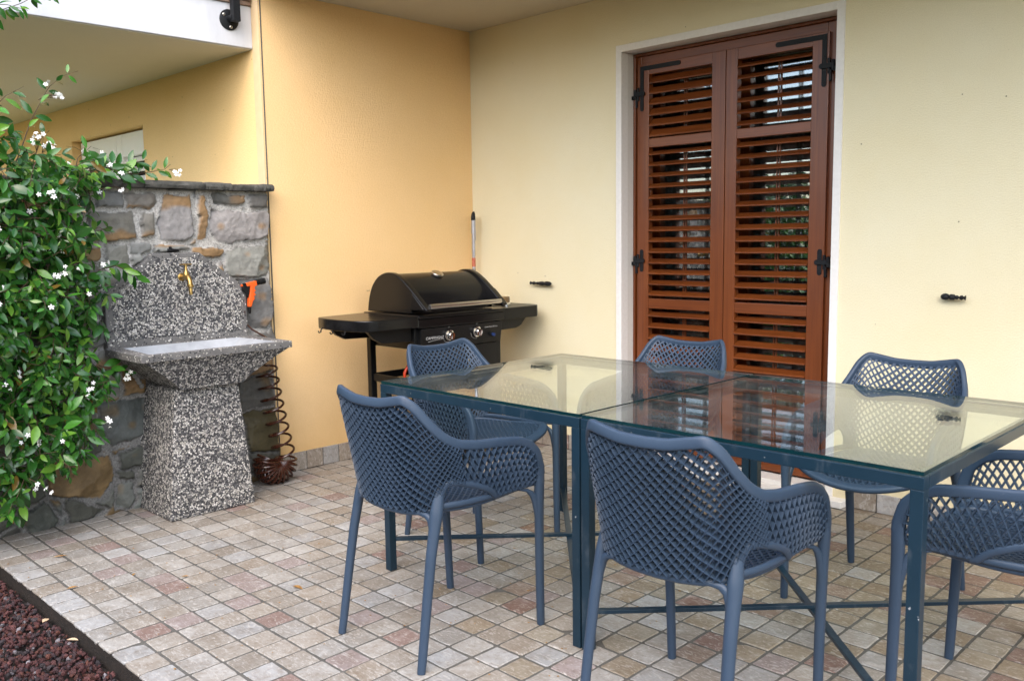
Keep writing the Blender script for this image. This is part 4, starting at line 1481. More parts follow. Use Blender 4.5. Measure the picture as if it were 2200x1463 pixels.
VINE = [(-3.35, 1.86), (-2.90, 1.78), (-2.735, 1.69), (-2.655, 1.64), (-2.60, 1.60), (-2.50, 1.60), (-2.345, 1.575), (-2.345, 1.50), (-2.42, 1.42), (-2.44, 1.305), (-2.42, 1.19), (-2.375, 1.11), (-2.415, 0.985),
        (-2.42, 0.894), (-2.44, 0.78), (-2.375, 0.69), (-2.425, 0.585), (-2.485, 0.44), (-2.54, 0.33), (-2.61, 0.335), (-2.678, 0.355), (-2.737, 0.30), (-2.775, 0.24), (-2.838, 0.30), (-3.1, 0.30), (-3.35, 0.28)]
vine = thing('jasmine_climber', 'dark green star jasmine with small white flowers tumbling over the stone wall', 'climbing plant', (SX + 0.05, -2.75, 0))
LP, LD, LN, LL, LW, LC = [], [], [], [], [], []
stems = MB()
flw = MB()
stk = MB()


def leaf_col(young=0.0):
    r = RNG.random()
    c = np.array([0.022, 0.090, 0.014]) * RNG.uniform(0.75, 1.25)
    if r < 0.40:
        c = np.array([0.045, 0.158, 0.020]) * RNG.uniform(0.85, 1.25)
    if r < 0.08 + young:
        c = np.array([0.11, 0.24, 0.030]) * RNG.uniform(0.8, 1.2)
    if r > 0.985:
        c = np.array([0.16, 0.10, 0.02])
    return c


def twig(p, d, n_pairs, step, lsize, hang=0.5, young=0.0, r0=0.0018, out=np.array([1.0, 0.1, 0.45]), lim=None):
    """a shoot with opposite pairs of leaves; returns its tip"""
    p = np.array(p, float)
    d = unit(d)
    pts = [p.copy()]
    ph = RNG.random() * 3.1
    for k in range(n_pairs):
        d = unit(d + RNG.normal(0, 0.14, 3) + np.array([0, 0, -0.10 * hang]))
        p = p + d * step * RNG.uniform(0.8, 1.2)
        p[0] = max(p[0], SX + 0.015)
        pts.append(p.copy())
        a = unit(np.cross(d, (0.2, 0.3, 1.0) if abs(d[2]) < 0.8 else (1, 0, 0)))
        b = np.cross(d, a)
        ph += math.pi / 2 + RNG.normal(0, 0.25)
        for s_ in (0, math.pi):
            q = a * math.cos(ph + s_) + b * math.sin(ph + s_)
            ld = unit(q + d * RNG.uniform(0.25, 0.7) + np.array([0.12, 0, -hang * RNG.uniform(0.2, 0.95)]))
            L = lsize * RNG.uniform(0.72, 1.2) * (0.62 if k == n_pairs - 1 else 1.0)
            nn = unit(out + RNG.normal(0, 0.45, 3))
            st_ = p + ld * 0.006
            if st_[0] + ld[0] * L < SX + 0.004:
                ld[0] = abs(ld[0])
            LP.append(st_)
            LD.append(ld)
            LN.append(nn)
            LL.append(L)
            LW.append(L * RNG.uniform(0.33, 0.43))
            LC.append(leaf_col(young + (0.2 if k == n_pairs - 1 else 0)))
    stems.tube(pts, np.linspace(r0, r0 * 0.6, len(pts)), seg=5)
    return p, d


def cluster(c, n, spread=0.016, stalk=None):
    for _ in range(n):
        o_ = RNG.normal(0, spread, 3)
        o_[0] = abs(o_[0])
        fn_ = unit(np.array([0.8, -0.15, 0.25]) + RNG.normal(0, 0.5, 3))
        pc_ = np.array(c) + o_
        flower(flw, pc_, fn_, RNG.uniform(0.0085, 0.0125))
        if stalk is not None:
            stk.tube([np.array(stalk), (np.array(stalk) + pc_) / 2 + (0.004, 0, 0.006), pc_ - fn_ * 0.009], 0.0007, seg=4)


cnt = 0
while cnt < 1080:
    y, z = RNG.uniform(-3.35, -2.33), RNG.uniform(0.24, 2.06)
    if not inside(VINE, y + 0.03, z):
        continue
    cnt += 1
    edge_in = min(1.0, 0.35 + 3.0 * max(0, (-2.45 - y)))
    dep = 0.03 + RNG.random() ** 0.7 * (0.13 + 0.15 * edge_in)
    d = np.array([RNG.uniform(0.1, 0.9), RNG.normal(0, 0.7), RNG.normal(-0.15, 0.55)])
    npair = int(RNG.integers(2, 5))
    step = RNG.uniform(0.026, 0.042)
    tip = np.array([y, z]) + unit(d)[1:] * step * npair
    if not inside(VINE, tip[0] + 0.03, tip[1] - 0.03) and RNG.random() < 0.85:
        d[1] = -abs(d[1])
    twig((SX + dep, y, z), d, npair, step, RNG.uniform(0.054, 0.082), hang=0.95)
    if RNG.random() < 0.085:
        fc = np.array([SX + dep + 0.055 + RNG.random() * 0.03, y + RNG.normal(0, 0.03), z + RNG.normal(0, .03)])
        if inside(VINE, fc[1] + 0.02, fc[2]):
            cluster(fc, int(RNG.integers(1, 5)), stalk=(SX + dep, y, z))
# main stems against the wall
for k in range(14):                               # rooted to the left, climbing to the right
    y0 = RNG.uniform(-3.45, -3.05)
    dy = RNG.uniform(0.02, 0.075)
    pts = [(SX + 0.03 + RNG.random() * 0.04, y0 + dy * i + RNG.normal(0, 0.012), 0.02 + RNG.uniform(0.15, 0.17) * i) for i in range(9)]
    stems.tube(pts, np.linspace(0.007, 0.003, 9), seg=6)


def shoot(pts, lsize, every, flowers=(), hang=0.35, young=0.1):
    pts = np.array(pts, float)
    seg = np.linalg.norm(np.diff(pts, axis=0), axis=1)
    cum = np.concatenate([[0], np.cumsum(seg)])
    samp = lambda s: np.array([np.interp(s, cum, pts[:, i]) for i in range(3)])
    fine = np.array([samp(s) for s in np.linspace(0, cum[-1], 24)])
    stems.tube(fine, np.linspace(0.0030, 0.0009, 24), seg=6)
    s = every * 0.5
    ph = RNG.random() * 3
    while s < cum[-1] - 0.02:
        p = samp(s)
        d = unit(samp(s + 0.01) - samp(s - 0.01))
        a = unit(np.cross(d, (1, 0.2, 0.1)))
        b = np.cross(d, a)
        ph += math.pi / 2
        for k in (0, math.pi):
            q = a * math.cos(ph + k) + b * math.sin(ph + k)
            q = q * np.array([0.55, 1.0, 1.0])
            ld = unit(q + d * 0.45 + np.array([0.05, 0.1, -hang]))
            L = lsize * RNG.uniform(1.0, 1.5) * (1 - 0.40 * s / cum[-1])
            LP.append(p + ld * 0.006)
            LD.append(ld)
            LN.append(unit(np.array([1.0, -0.5, 0.55]) + RNG.normal(0, 0.35, 3)))
            LL.append(L)
            LW.append(L * RNG.uniform(0.34, 0.44))
            LC.append(leaf_col(young))
        s += every * RNG.uniform(0.85, 1.2)


# long shoots rising above the wall
xs0 = SX + 0.085
shoot([(xs0, -2.73, 1.55), (xs0, -2.687, 1.63), (xs0, -2.638, 1.763), (xs0, -2.59, 1.853), (xs0, -2.555, 1.915), (xs0, -2.499, 1.969), (xs0, -2.43, 1.998)], 0.062, 0.055, hang=0.15)
cluster((xs0 + 0.01, -2.523, 1.885), 9, 0.012, stalk=(xs0, -2.60, 1.86))
cluster((xs0 + 0.01, -2.565, 1.930), 3, 0.006, stalk=(xs0, -2.56, 1.915))
shoot([(xs0, -2.80, 1.70), (xs0, -2.78, 1.80), (xs0 + .02, -2.73, 1.86), (xs0 + .03, -2.66, 1.905)], 0.066, 0.045, hang=0.3)
shoot([(xs0, -2.84, 1.66), (xs0, -2.84, 1.78), (xs0 + .02, -2.84, 1.90), (xs0 + .03, -2.80, 1.99)], 0.066, 0.045, hang=0.3)
shoot([(xs0, -2.68, 1.50), (xs0, -2.63, 1.62), (xs0, -2.60, 1.70), (xs0 + .02, -2.57, 1.735)], 0.060, 0.042, hang=0.5)
cluster((xs0 + 0.03, -2.585, 1.675), 7, 0.012, stalk=(xs0, -2.60, 1.64))
cluster((xs0 + 0.03, -2.625, 1.70), 6, 0.012, stalk=(xs0, -2.62, 1.64))
# shoots that lie over the coping towards the house
shoot([(xs0 + .01, -2.52, 1.46), (xs0, -2.475, 1.56), (xs0, -2.455, 1.63), (xs0 + .01, -2.40, 1.680)], 0.080, 0.030, hang=0.35)
shoot([(xs0 + .02, -2.50, 1.50), (xs0, -2.43, 1.57), (xs0, -2.36, 1.59), (xs0 - .02, -2.29, 1.612), (xs0 - .03, -2.22, 1.615)], 0.076, 0.030, hang=0.5)
shoot([(xs0 - .02, -2.46, 1.55), (xs0 - .04, -2.36, 1.578), (xs0 - .05, -2.26, 1.60), (xs0 - .05, -2.17, 1.63), (xs0 - .05, -2.13, 1.64)], 0.074, 0.030, hang=0.35)
shoot([(xs0 - .02, -2.30, 1.575), (xs0 - .04, -2.20, 1.57), (xs0 - .05, -2.12, 1.585), (xs0 - .05, -2.05, 1.60), (xs0 - .05, -2.02, 1.625)], 0.062, 0.032, hang=0.2)
cluster((xs0 - 0.03, -2.005, 1.582), 5, 0.009, stalk=(xs0 - .05, -2.03, 1.60))
for y, z in ((-2.42, 1.52), (-2.345, 1.598), (-2.30, 1.565), (-2.47, 1.655), (-2.36, 1.655), (-2.40, 1.49), (-2.30, 1.488)):
    cluster((xs0 + 0.045, y, z), 1 + int(RNG.random() * 2), 0.008, stalk=(xs0, y - 0.03, z + 0.02))
shoot([(SX + .13, -2.42, 1.14), (SX + .16, -2.36, 1.16), (SX + .18, -2.30, 1.135), (SX + .19, -2.25, 1.085)], 0.075, 0.03, hang=0.8)
shoot([(SX + .10, -2.45, 1.30), (SX + .12, -2.40, 1.33), (SX + .13, -2.36, 1.30)], 0.06, 0.03, hang=0.7)
shoot([(SX + .12, -2.44, 0.72), (SX + .15, -2.38, 0.70), (SX + .17, -2.33, 0.672)], 0.062, 0.03, hang=0.4)
cluster((SX + 0.19, -2.345, 0.665), 4, 0.012, stalk=(SX + .15, -2.38, 0.70))
# a spray that hangs in from the top left
shoot([(xs0, -2.98, 2.10), (xs0, -2.85, 2.16), (xs0, -2.716, 2.204), (xs0, -2.635, 2.245), (xs0, -2.56, 2.30), (xs0, -2.50, 2.38)], 0.062, 0.05, hang=0.6)
shoot([(xs0, -2.90, 2.14), (xs0, -2.80, 2.21), (xs0 + .02, -2.70, 2.225), (xs0 + .02, -2.62, 2.215)], 0.060, 0.04, hang=0.7)
shoot([(xs0, -2.62, 2.33), (xs0, -2.54, 2.32), (xs0 + .02, -2.475, 2.285)], 0.05, 0.04, hang=0.8)
lm = MB()
leaf_mesh(lm, np.array(LP), np.array(LD), np.array(LN), np.array(LL), np.array(LW), fold=RNG.uniform(0.10, 0.40, len(LP)), curl=RNG.uniform(0.02, 0.34, len(LP)), cols=np.array(LC))
lm.build('leaves', 'leaf', vine, color=True, smooth=True, sharp=70)
stems.build('stems', 'stem', vine, smooth=True)
flw.build('flowers', 'petal', vine)
stk.build('flower_stalks', 'stem', vine)

# clipped hedge across the garden behind the viewer, mirrored in the door panes
hedge = thing('hedge', 'tall clipped green hedge across the garden behind the patio', 'hedge', (3.5, -10.0, -0.13))
n = 9000
hp = np.column_stack([RNG.uniform(-3.5, 12, n), RNG.uniform(-10.6, -9.4, n), RNG.random(n) ** 0.8 * 1.75])
hp[:, 2] += 0.22 * np.sin(hp[:, 0] * 2.3) * (hp[:, 2] > 1.5)
hp[: n // 2, 1] = -9.4 + RNG.normal(0, 0.05, n // 2)
hm = MB()
leaf_mesh(hm, hp, RNG.normal(size=(n, 3)), RNG.normal(size=(n, 3)) + np.array([0, 0.7, 0.4]), RNG.uniform(0.10, 0.19, n), RNG.uniform(0.06, 0.10, n), cols=np.array([(0.03, 0.075, 0.02)]) * RNG.uniform(0.6, 1.4, (n, 1)))
hm.build('foliage', 'leaf', hedge, color=True)
hm = MB()
hm.box(-3.5, 12, -10.5, -9.55, -0.13, 1.45)
hm.build('hedge_core', 'soil', hedge)

tall = thing('light_block_hedge', 'high green hedge added out of view behind the viewer to block low light', 'hedge', (7.0, -8.5, -0.13))  # unseen hedge, added to cut the low light from behind the viewer
n = 9000
tp_ = np.column_stack([RNG.uniform(0.2, 15, n), RNG.uniform(-9.3, -7.9, n), RNG.random(n) ** 0.7 * 3.0])
tp_[:, 2] += 0.5 * np.sin(tp_[:, 0] * 1.7) * (tp_[:, 2] > 2.0)
hm = MB()
leaf_mesh(hm, tp_, RNG.normal(size=(n, 3)), RNG.normal(size=(n, 3)) + np.array([0, 0.7, 0.4]), RNG.uniform(0.16, 0.30, n), RNG.uniform(0.10, 0.18, n), cols=np.array([(0.03, 0.07, 0.02)]) * RNG.uniform(0.6, 1.4, (n, 1)))
hm.build('foliage', 'leaf', tall, color=True)
hm = MB()
hm.box(0.4, 15, -9.2, -8.1, -0.13, 2.5)  # solid core, so the added hedge lets no low light through
hm.build('hedge_core', 'soil', tall)

# ------------------------------------------------------------------ gas grill
grill = thing('gas_grill', 'black gas grill on a cart with two chrome knobs and side shelves in the corner', 'grill', (*P(-35.6, 30.4, 0)[:2], 0.0))


def gbox(mb, xa, xb, ya, yb, za, zb):
    a, b = P(xa, ya, za), P(xb, yb, zb)
    mb.box(a[0], b[0], a[1], b[1], a[2], b[2])


GT = 8.20
# cart: posts, side rails, doors, right side panel, floor
q = MB()
for X_, Y_ in ((-37.6, 27.55), (-37.6, 33.15), (-34.0, 27.55), (-34.0, 33.15)):
    gbox(q, X_ - 0.17, X_ + 0.17, Y_ - 0.17, Y_ + 0.17, 0.42, 7.55)
gbox(q, -37.42, -34.18, 27.47, 27.63, 4.60, 4.98)
gbox(q, -37.42, -34.18, 27.47, 27.63, 0.70, 1.10)
gbox(q, -37.5, -34.1, 27.72, 32.98, 0.75, 0.90)
gbox(q, -37.68, -37.55, 27.72, 32.98, 4.60, 4.98)
q.build('cart_frame', 'satin', grill, bevel=0.003)
q = MB()
gbox(q, -37.42, -34.18, 33.02, 33.22, 0.6, 6.4)
q.build('side_panel', 'satin', grill, bevel=0.002)
for a, b in ((27.75, 30.32), (30.38, 33.0)):
    q = MB()
    gbox(q, -34.0, -33.83, a, b, 0.75, 6.42)
    d_ = q.build('cart_door', 'satin', grill, bevel=0.003)
    q = MB()
    yh = b - 0.35 if a < 30 else a + 0.35
    q.tube([P(-33.83, yh, 5.9), P(-33.6, yh, 5.85), P(-33.6, yh, 4.4), P(-33.83, yh, 4.35)], 0.005, seg=8)
    q.build('handle', 'steel', d_, smooth=True)
for Y_ in (27.55, 33.15):
    for X_ in (-37.6, -34.0):
        q = MB()
        c_ = P(X_, Y_, 0.0)
        q.lathe([(0.018, -0.011), (0.023, -0.009), (0.023, 0.009), (0.018, 0.011)], (c_[0], c_[1], 0.0235), (0, 1, 0), 18)
        q.box(c_[0] - 0.012, c_[0] + 0.012, c_[1] - 0.016, c_[1] + 0.016, 0.028, 0.0445)
        q.build('caster', 'blackplastic', grill, smooth=True, sharp=40)
# firebox with the upper lip, control panel
q = MB()
gbox(q, -37.9, -33.55, 27.42, 33.38, 7.56, 8.02)
gbox(q, -38.0, -33.48, 27.40, 33.40, 8.03, GT)
gbox(q, -37.7, -33.9, 27.6, 33.2, 6.46, 7.54)
q.build('firebox', 'enamel', grill, bevel=0.005)
q = MB()
yz = lambda Y_, Z_: (P(0, Y_, 0)[1], Z_ * U)
pr = [(-33.88, 6.44), (-33.70, 6.46), (-33.56, 7.52), (-33.88, 7.53)]
q.prism([(P(a, 0, 0)[0], b * U) for a, b in pr], lambda a, b, d: (a, d, b), P(0, 27.62, 0)[1], P(0, 33.20, 0)[1])
cp = q.build('control_panel', 'satin', grill, bevel=0.003)
tilt = unit(np.array([1.06, 0, -0.14]))
tilt = unit(np.array([7.52 - 6.46, 0, -(33.70 - 33.56)]))


def on_panel(Y_, Z_):
    return P(-33.70 + (Z_ - 6.46) / 1.06 * 0.14, Y_, Z_)


for Y_, Z_ in ((29.42, 7.10), (31.33, 7.12)):
    q = MB()
    c_ = on_panel(Y_, Z_)
    q.lathe([(0.033, 0.0005), (0.033, 0.003), (0.026, 0.006)], c_, tilt, 28)
    q.build('knob_bezel', 'blackplastic', cp, smooth=True, sharp=35)
    q = MB()
    q.lathe([(0.0285, 0.004), (0.0295, 0.008), (0.0285, 0.012), (0.022, 0.014), (0.0205, 0.030), (0.0185, 0.033), (0, 0.034)], c_, tilt, 30)
    up_ = unit(np.cross(np.cross(tilt, (0, 0, 1)), tilt))
    q.obox(c_ + tilt * 0.034, np.array([0, 0.0032, 0]), tilt * 0.005, up_ * 0.0175)
    q.build('knob', 'chrome', cp, smooth=True, sharp=35)
    q = MB()
    for a0 in np.linspace(math.radians(200), math.radians(300), 9):
        pass
    arc = [c_ + tilt * 0.0012 + np.array([0, math.cos(t), 0]) * 0.040 + up_ * math.sin(t) * 0.040 for t in np.linspace(math.radians(185), math.radians(285), 12)]
    q.tube(arc, 0.0006, seg=5)
    q.build('dial_mark', 'print', cp)
    q = MB()
    q.obox(c_ + tilt * 0.0012 + up_ * 0.043, np.array([0, 0.0007, 0]), tilt * 0.0004, up_ * 0.004)
    q.build('dial_mark', 'print', cp)
q = MB()
c_ = on_panel(32.42, 6.90)
q.lathe([(0.014, 0.0005), (0.0145, 0.012), (0.011, 0.014)], c_, tilt, 16)
ig = q.build('igniter', 'blackplastic', cp, smooth=True, sharp=40)
q = MB()
q.lathe([(0.0085, 0.014), (0.0095, 0.028), (0.0075, 0.031), (0, 0.0315)], c_, tilt, 14)
q.build('button', 'blueplastic', ig, smooth=True, sharp=40)


def lettering(body, Y_, Z_, size, parent, shear=0.0, sx=1.0):
    cu_ = bpy.data.curves.new('lettering', 'FONT')
    cu_.body = body
    cu_.size = size
    cu_.shear = shear
    cu_.extrude = 0.0004
    cu_.align_x = 'LEFT'
    cu_.materials.append(MAT['print'])
    tmp = bpy.data.objects.new('lettering', cu_)
    COL.objects.link(tmp)
    bpy.context.view_layer.update()
    me_ = bpy.data.meshes.new_from_object(tmp.evaluated_get(bpy.context.evaluated_depsgraph_get()))
    bpy.data.objects.remove(tmp)
    o_ = bpy.data.objects.new('lettering', me_)
    COL.objects.link(o_)
    o_.parent = parent
    up_ = unit(np.cross(np.cross(tilt, (0, 0, 1)), tilt))
    m_ = Matrix((Vector((0, 1, 0)) * sx, Vector(up_), Vector(tilt))).transposed().to_4x4()
    m_.translation = Vector(on_panel(Y_, Z_) + tilt * 0.0008 - PIVOT[parent.name])
    o_.matrix_local = m_
    return o_


lettering('CAMPINGAZ', 27.93, 6.96, 0.0215, cp, 0.25, 1.0)
lettering('2 Series Classic EXS Vario', 31.92, 7.26, 0.0098, cp, 0.1, 0.95)
q = MB()
q.tube([on_panel(28.10, 6.85) + tilt * .001, on_panel(28.5, 6.90) + tilt * .001, on_panel(28.95, 6.92) + tilt * .001, on_panel(29.12, 6.92) + tilt * .001], [0.0008, 0.0009, 0.0006, 0.0004], seg=5)
q.build('lettering', 'print', cp)

# lid: curved main panel between two horned end caps that carry the handle


def smooth_poly(pts, n=40):
    pts = np.array(pts, float)
    d = np.concatenate([[0], np.cumsum(np.linalg.norm(np.diff(pts, axis=0), axis=1))])
    t = np.linspace(0, d[-1], n)
    out = np.column_stack([np.interp(t, d, pts[:, i]) for i in (0, 1)])
    for _ in range(3):
        out[1:-1] = (out[:-2] + 2 * out[1:-1] + out[2:]) / 4
    return out


main = smooth_poly([(-37.85, 8.24), (-37.72, 8.9), (-37.45, 9.5), (-37.0, 9.95), (-36.4, 10.17), (-35.9, 10.18), (-35.45, 10.04), (-35.0, 9.76), (-34.65, 9.45)], 30)
mp = [tuple(p) for p in main] + [(-34.45, 9.15), (-34.35, 8.6), (-34.30, 8.24)]
topx = lambda a, b, d: (P(a, 0, 0)[0], d, b * U)
lid = MB()
lid.prism(mp, topx, P(0, 27.95, 0)[1], P(0, 32.85, 0)[1])
lido = lid.build('lid', 'enamel', grill, smooth=True, sharp=35)
capc = smooth_poly([(-37.92, 8.24), (-37.80, 8.9), (-37.52, 9.55), (-37.02, 10.03), (-36.4, 10.26), (-35.85, 10.27), (-35.35, 10.12), (-34.8, 9.80), (-34.2, 9.36), (-33.7, 8.95), (-33.25, 8.58)], 44)
cpp = [tuple(p) for p in capc] + [(-33.12, 8.50), (-33.16, 8.38), (-33.5, 8.36), (-34.15, 8.40), (-34.28, 8.34), (-34.28, 8.24)]
for ya, yb in ((27.62, 27.94), (32.86, 33.18)):
    q = MB()
    q.prism(cpp, topx, P(0, ya, 0)[1], P(0, yb, 0)[1])
    e_ = q.build('end_cap', 'enamel', lido, smooth=True, sharp=35, bevel=0.007, bseg=3)
    q = MB()
    yo = ya if ya < 30 else yb
    cut = [(-34.35, 8.42), (-33.30, 8.44), (-33.25, 8.52), (-34.15, 9.28)]
    s1 = -1 if ya < 30 else 1
    pa, pb_ = P(0, yo, 0)[1], P(0, yo + 0.10 * s1, 0)[1]
    q.prism(cut, topx, min(pa, pb_) + 0.0002, max(pa, pb_))
    q.build('handle_bracket', 'enamel', e_, smooth=True, sharp=30, bevel=0.005, bseg=3)
q = MB()
q.tube([P(-33.28, 27.96, 8.62), P(-33.28, 32.84, 8.62)], 0.0125, seg=18)
q.build('handle', 'steel', lido, smooth=True, sharp=40)
nt = unit(np.array([0.42, 0, 0.9]))
tc = P(-35.50, 30.38, 10.06)
q = MB()
q.lathe([(0.026, -0.004), (0.028, 0.002), (0.0335, 0.004), (0.0345, 0.009), (0.031, 0.0125), (0.027, 0.013), (0, 0.0135)], tc, nt, 30)
q.build('thermometer', 'steel', lido, smooth=True, sharp=35)
q = MB()
c_ = P(-37.75, 27.6, 9.30)
q.tube([c_ + (0, 0.0, 0), c_ + (0, -0.012, 0)], 0.004, seg=10)
q.tube([c_ + (-0.005, -0.010, 0), c_ + (0.020, -0.010, 0.001)], 0.0022, seg=8)
q.build('hinge_pin', 'chrome', lido, smooth=True, sharp=40)


def shelf_poly(x0, x1, y0, y1, r0, r1, n=7):      # rounded outer corners (x is depth, y runs along the grill)
    pts = [(x0, y0)]
    pts += [(x1 - r0 + r0 * math.sin(t), y0 + r0 - r0 * math.cos(t)) for t in np.linspace(0, math.pi / 2, n)]
    pts += [(x1 - r1 + r1 * math.cos(t), y1 - r1 + r1 * math.sin(t)) for t in np.linspace(0, math.pi / 2, n)]
    pts += [(x0, y1)]
    return pts


toz = lambda a, b, d: (P(a, 0, 0)[0], P(0, b, 0)[1], d * U)
q = MB()
pl_ = [(-37.55, 24.35), (-37.3, 24.2), (-36.4, 24.05), (-35.3, 24.02), (-34.4, 24.12), (-33.9, 24.32), (-33.62, 24.65), (-33.52, 25.1), (-33.46, 27.38), (-37.9, 27.38)]
q.prism(pl_, toz, 7.62, GT - 0.04)
sh = q.build('side_shelf', 'enamel', grill, smooth=True, sharp=30, bevel=0.006, bseg=3)
for X_, Y_ in ((-37.2, 27.38), (-34.15, 27.38)):
    q = MB()
    pr_ = [(27.36, 7.60), (24.75, 7.60), (25.1, 7.22), (25.6, 6.98), (27.36, 6.92)]
    q.prism([(P(0, a, 0)[1], b * U) for a, b in pr_], lambda a, b, d: (d, a, b), P(X_ - 0.13, 0, 0)[0], P(X_ + 0.13, 0, 0)[0])
    q.build('bracket', 'satin', sh, bevel=0.003)
for X_ in (-36.9, -35.9, -34.9):
    q = MB()
    c_ = P(X_, 24.16, 7.62)
    q.tube([c_ + (0, 0, 0.006), c_ + (0, -0.010, -0.002), c_ + (0, -0.012, -0.014), c_ + (0, -0.022, -0.017), c_ + (0, -0.027, -0.008)], 0.0035, seg=8)
    q.build('hook', 'blackplastic', sh, smooth=True)
q = MB()
pl_ = [(-37.7, 33.42), (-33.60, 33.42), (-33.62, 36.0), (-33.95, 36.40), (-34.5, 36.62), (-37.4, 36.62)]
q.prism(pl_, toz, 7.56, GT - 0.02)
sh = q.build('side_shelf', 'satin', grill, smooth=True, sharp=30, bevel=0.005, bseg=3)
pr_ = [(33.42, 7.55), (35.5, 7.55), (35.1, 7.15), (34.7, 7.0), (33.42, 6.98)]
for X_ in (-37.2, -34.1):
    q = MB()
    q.prism([(P(0, a, 0)[1], b * U) for a, b in pr_], lambda a, b, d: (d, a, b), P(X_ - 0.13, 0, 0)[0], P(X_ + 0.13, 0, 0)[0])
    q.build('bracket', 'satin', sh, bevel=0.003)
q = MB()
c_ = P(-34.85, 34.75, GT)
q.lathe([(0.030, -0.001), (0.030, 0.010), (0.026, 0.013), (0.026, 0.017), (0.0, 0.018)], c_, (0, 0, 1), 24)
q.build('burner_knob', 'chrome', sh, smooth=True, sharp=40)
q = MB()
c_ = P(-36.3, 34.6, GT)
q.box(c_[0] - 0.10, c_[0] + 0.10, c_[1] - 0.10, c_[1] + 0.11, c_[2] - 0.001, c_[2] + 0.004)
q.box(c_[0] - 0.10, c_[0] + 0.10, c_[1] + 0.10, c_[1] + 0.108, c_[2] + 0.0045, c_[2] + 0.045)
q.build('side_burner', 'steel', sh, bevel=0.002)
q = MB()
q.tube([P(-34.9, 29.0, 5.75), P(-34.8, 28.2, 5.75), P(-34.8, 27.72, 5.62), P(-34.8, 27.48, 5.25), P(-34.8, 27.5, 4.85), P(-34.8, 27.8, 4.5), P(-34.9, 28.4, 4.2), P(-35.2, 29.0, 3.6)], 0.0085, seg=12)
q.build('gas_hose', 'redhose', grill, smooth=True)

# ------------------------------------------------------------------ the two glass tables


def make_table(x0, x1, label):
    y0, y1 = 18.80, 28.52
    t = thing('glass_table', label, 'table', (*P((x0 + x1) / 2, (y0 + y1) / 2, 0)[:2], 0.0), group='square glass tables pushed together')
    a, b = P(x0, y0, 0), P(x1, y1, 0)
    zt = 6.93 * U
    gt = 0.0095
    h, wd = 0.031, 0.031
    z1 = zt - gt - 0.0022
    m = MB()
    m.box(a[0], b[0], a[1], a[1] + wd, z1 - h, z1)
    m.box(a[0], b[0], b[1] - wd, b[1], z1 - h, z1)
    m.box(a[0], a[0] + wd, a[1] + wd + .0003, b[1] - wd - .0003, z1 - h, z1)
    m.box(b[0] - wd, b[0], a[1] + wd + .0003, b[1] - wd - .0003, z1 - h, z1)
    m.build('frame', 'table', t, bevel=0.0018)
    for xx_ in (a[0], b[0] - wd):
        for yy_ in (a[1], b[1] - wd):
            m = MB()
            m.box(xx_ + .0002, xx_ + wd - .0002, yy_ + .0002, yy_ + wd - .0002, 0.001, z1 - h - 0.0002)
            m.build('leg', 'table', t, bevel=0.0018)
    zs = 1.16 * U
    c0, c1, c2_, c3 = (a[0] + .03, a[1] + .03), (b[0] - .03, b[1] - .03), (b[0] - .03, a[1] + .03), (a[0] + .03, b[1] - .03)
    for (p_, r_), dz in (((c0, c1), 0.0), ((c2_, c3), -0.0125)):
        m = MB()
        m.bar((*p_, zs + dz), (*r_, zs + dz), 0.022, 0.012)
        m.build('stretcher', 'table', t, bevel=0.001)
    ins = 0.003
    m = MB()
    v = [(x, y, z) for z in (zt - gt, zt) for x, y in ((a[0] + ins, a[1] + ins), (b[0] - ins, a[1] + ins), (b[0] - ins, b[1] - ins), (a[0] + ins, b[1] - ins))]
    m.add(v, [(0, 3, 2, 1), (4, 5, 6, 7)], mi=0)
    m.add(v, [(i, (i + 1) % 4, 4 + (i + 1) % 4, 4 + i) for i in range(4)], mi=1)
    gtop = m.build('glass_top', ['tableglass', 'glassedge'], t)
    for px_, py_ in ((a[0] + .02, a[1] + .02), (b[0] - .02, a[1] + .02), (a[0] + .02, b[1] - .02), (b[0] - .02, b[1] - .02)):
        m = MB()
        m.lathe([(0.007, 0), (0.007, 0.0021)], (px_, py_, z1 + 0.0001), (0, 0, 1), 12)
        m.build('glass_pad', 'blackplastic', t)
    return t


make_table(-25.22, -15.99, 'petrol blue glass topped table on the left, nearer the black grill')
make_table(-15.93, -6.58, 'petrol blue glass topped table on the right, in front of the brown shutters')

# ------------------------------------------------------------------ the six slate blue resin armchairs
KR = [(0.00, 0, -.262, .797), (.10, .065, -.260, .799), (.20, .128, -.254, .811), (.26, .157, -.248, .817), (.31, .180, -.223, .790), (.37, .200, -.188, .737), (.44, .213, -.148, .697), (.50, .222, -.105, .674),
      (.58, .230, -.042, .662), (.68, .236, .052, .655), (.80, .238, .139, .644), (.88, .238, .187, .624), (.94, .239, .214, .590), (1.0, .238, .228, .530)]
KB = [(0.00, 0, -.200, .448), (.10, .065, -.198, .450), (.20, .122, -.189, .455), (.28, .160, -.170, .462), (.36, .183, -.138, .468), (.44, .198, -.092, .468), (.50, .204, -.055, .467), (.58, .210, -.005, .467), (.68, .215, .060, .469),
      (.80, .219, .125, .472), (.90, .223, .175, .474), (1.0, .227, .218, .476)]


def curve_tab(K, n=1201, sm=0.035):
    K = np.array(K)
    Km = K[::-1].copy()
    Km[:, 0] *= -1
    Km[:, 1] *= -1
    A = np.vstack([Km[:-1], K])
    uu = np.linspace(-1, 1, n)
    T = np.column_stack([np.interp(uu, A[:, 0], A[:, i]) for i in (1, 2, 3)])
    k = int(sm * n / 2)
    ker = np.hanning(2 * k + 3)[1:-1]
    ker /= ker.sum()
    ext = np.vstack([2 * T[0] - T[1:k + 1][::-1], T, 2 * T[-1] - T[-k - 1:-1][::-1]])
    return uu, np.column_stack([np.convolve(ext[:, i], ker, 'valid') for i in range(3)])


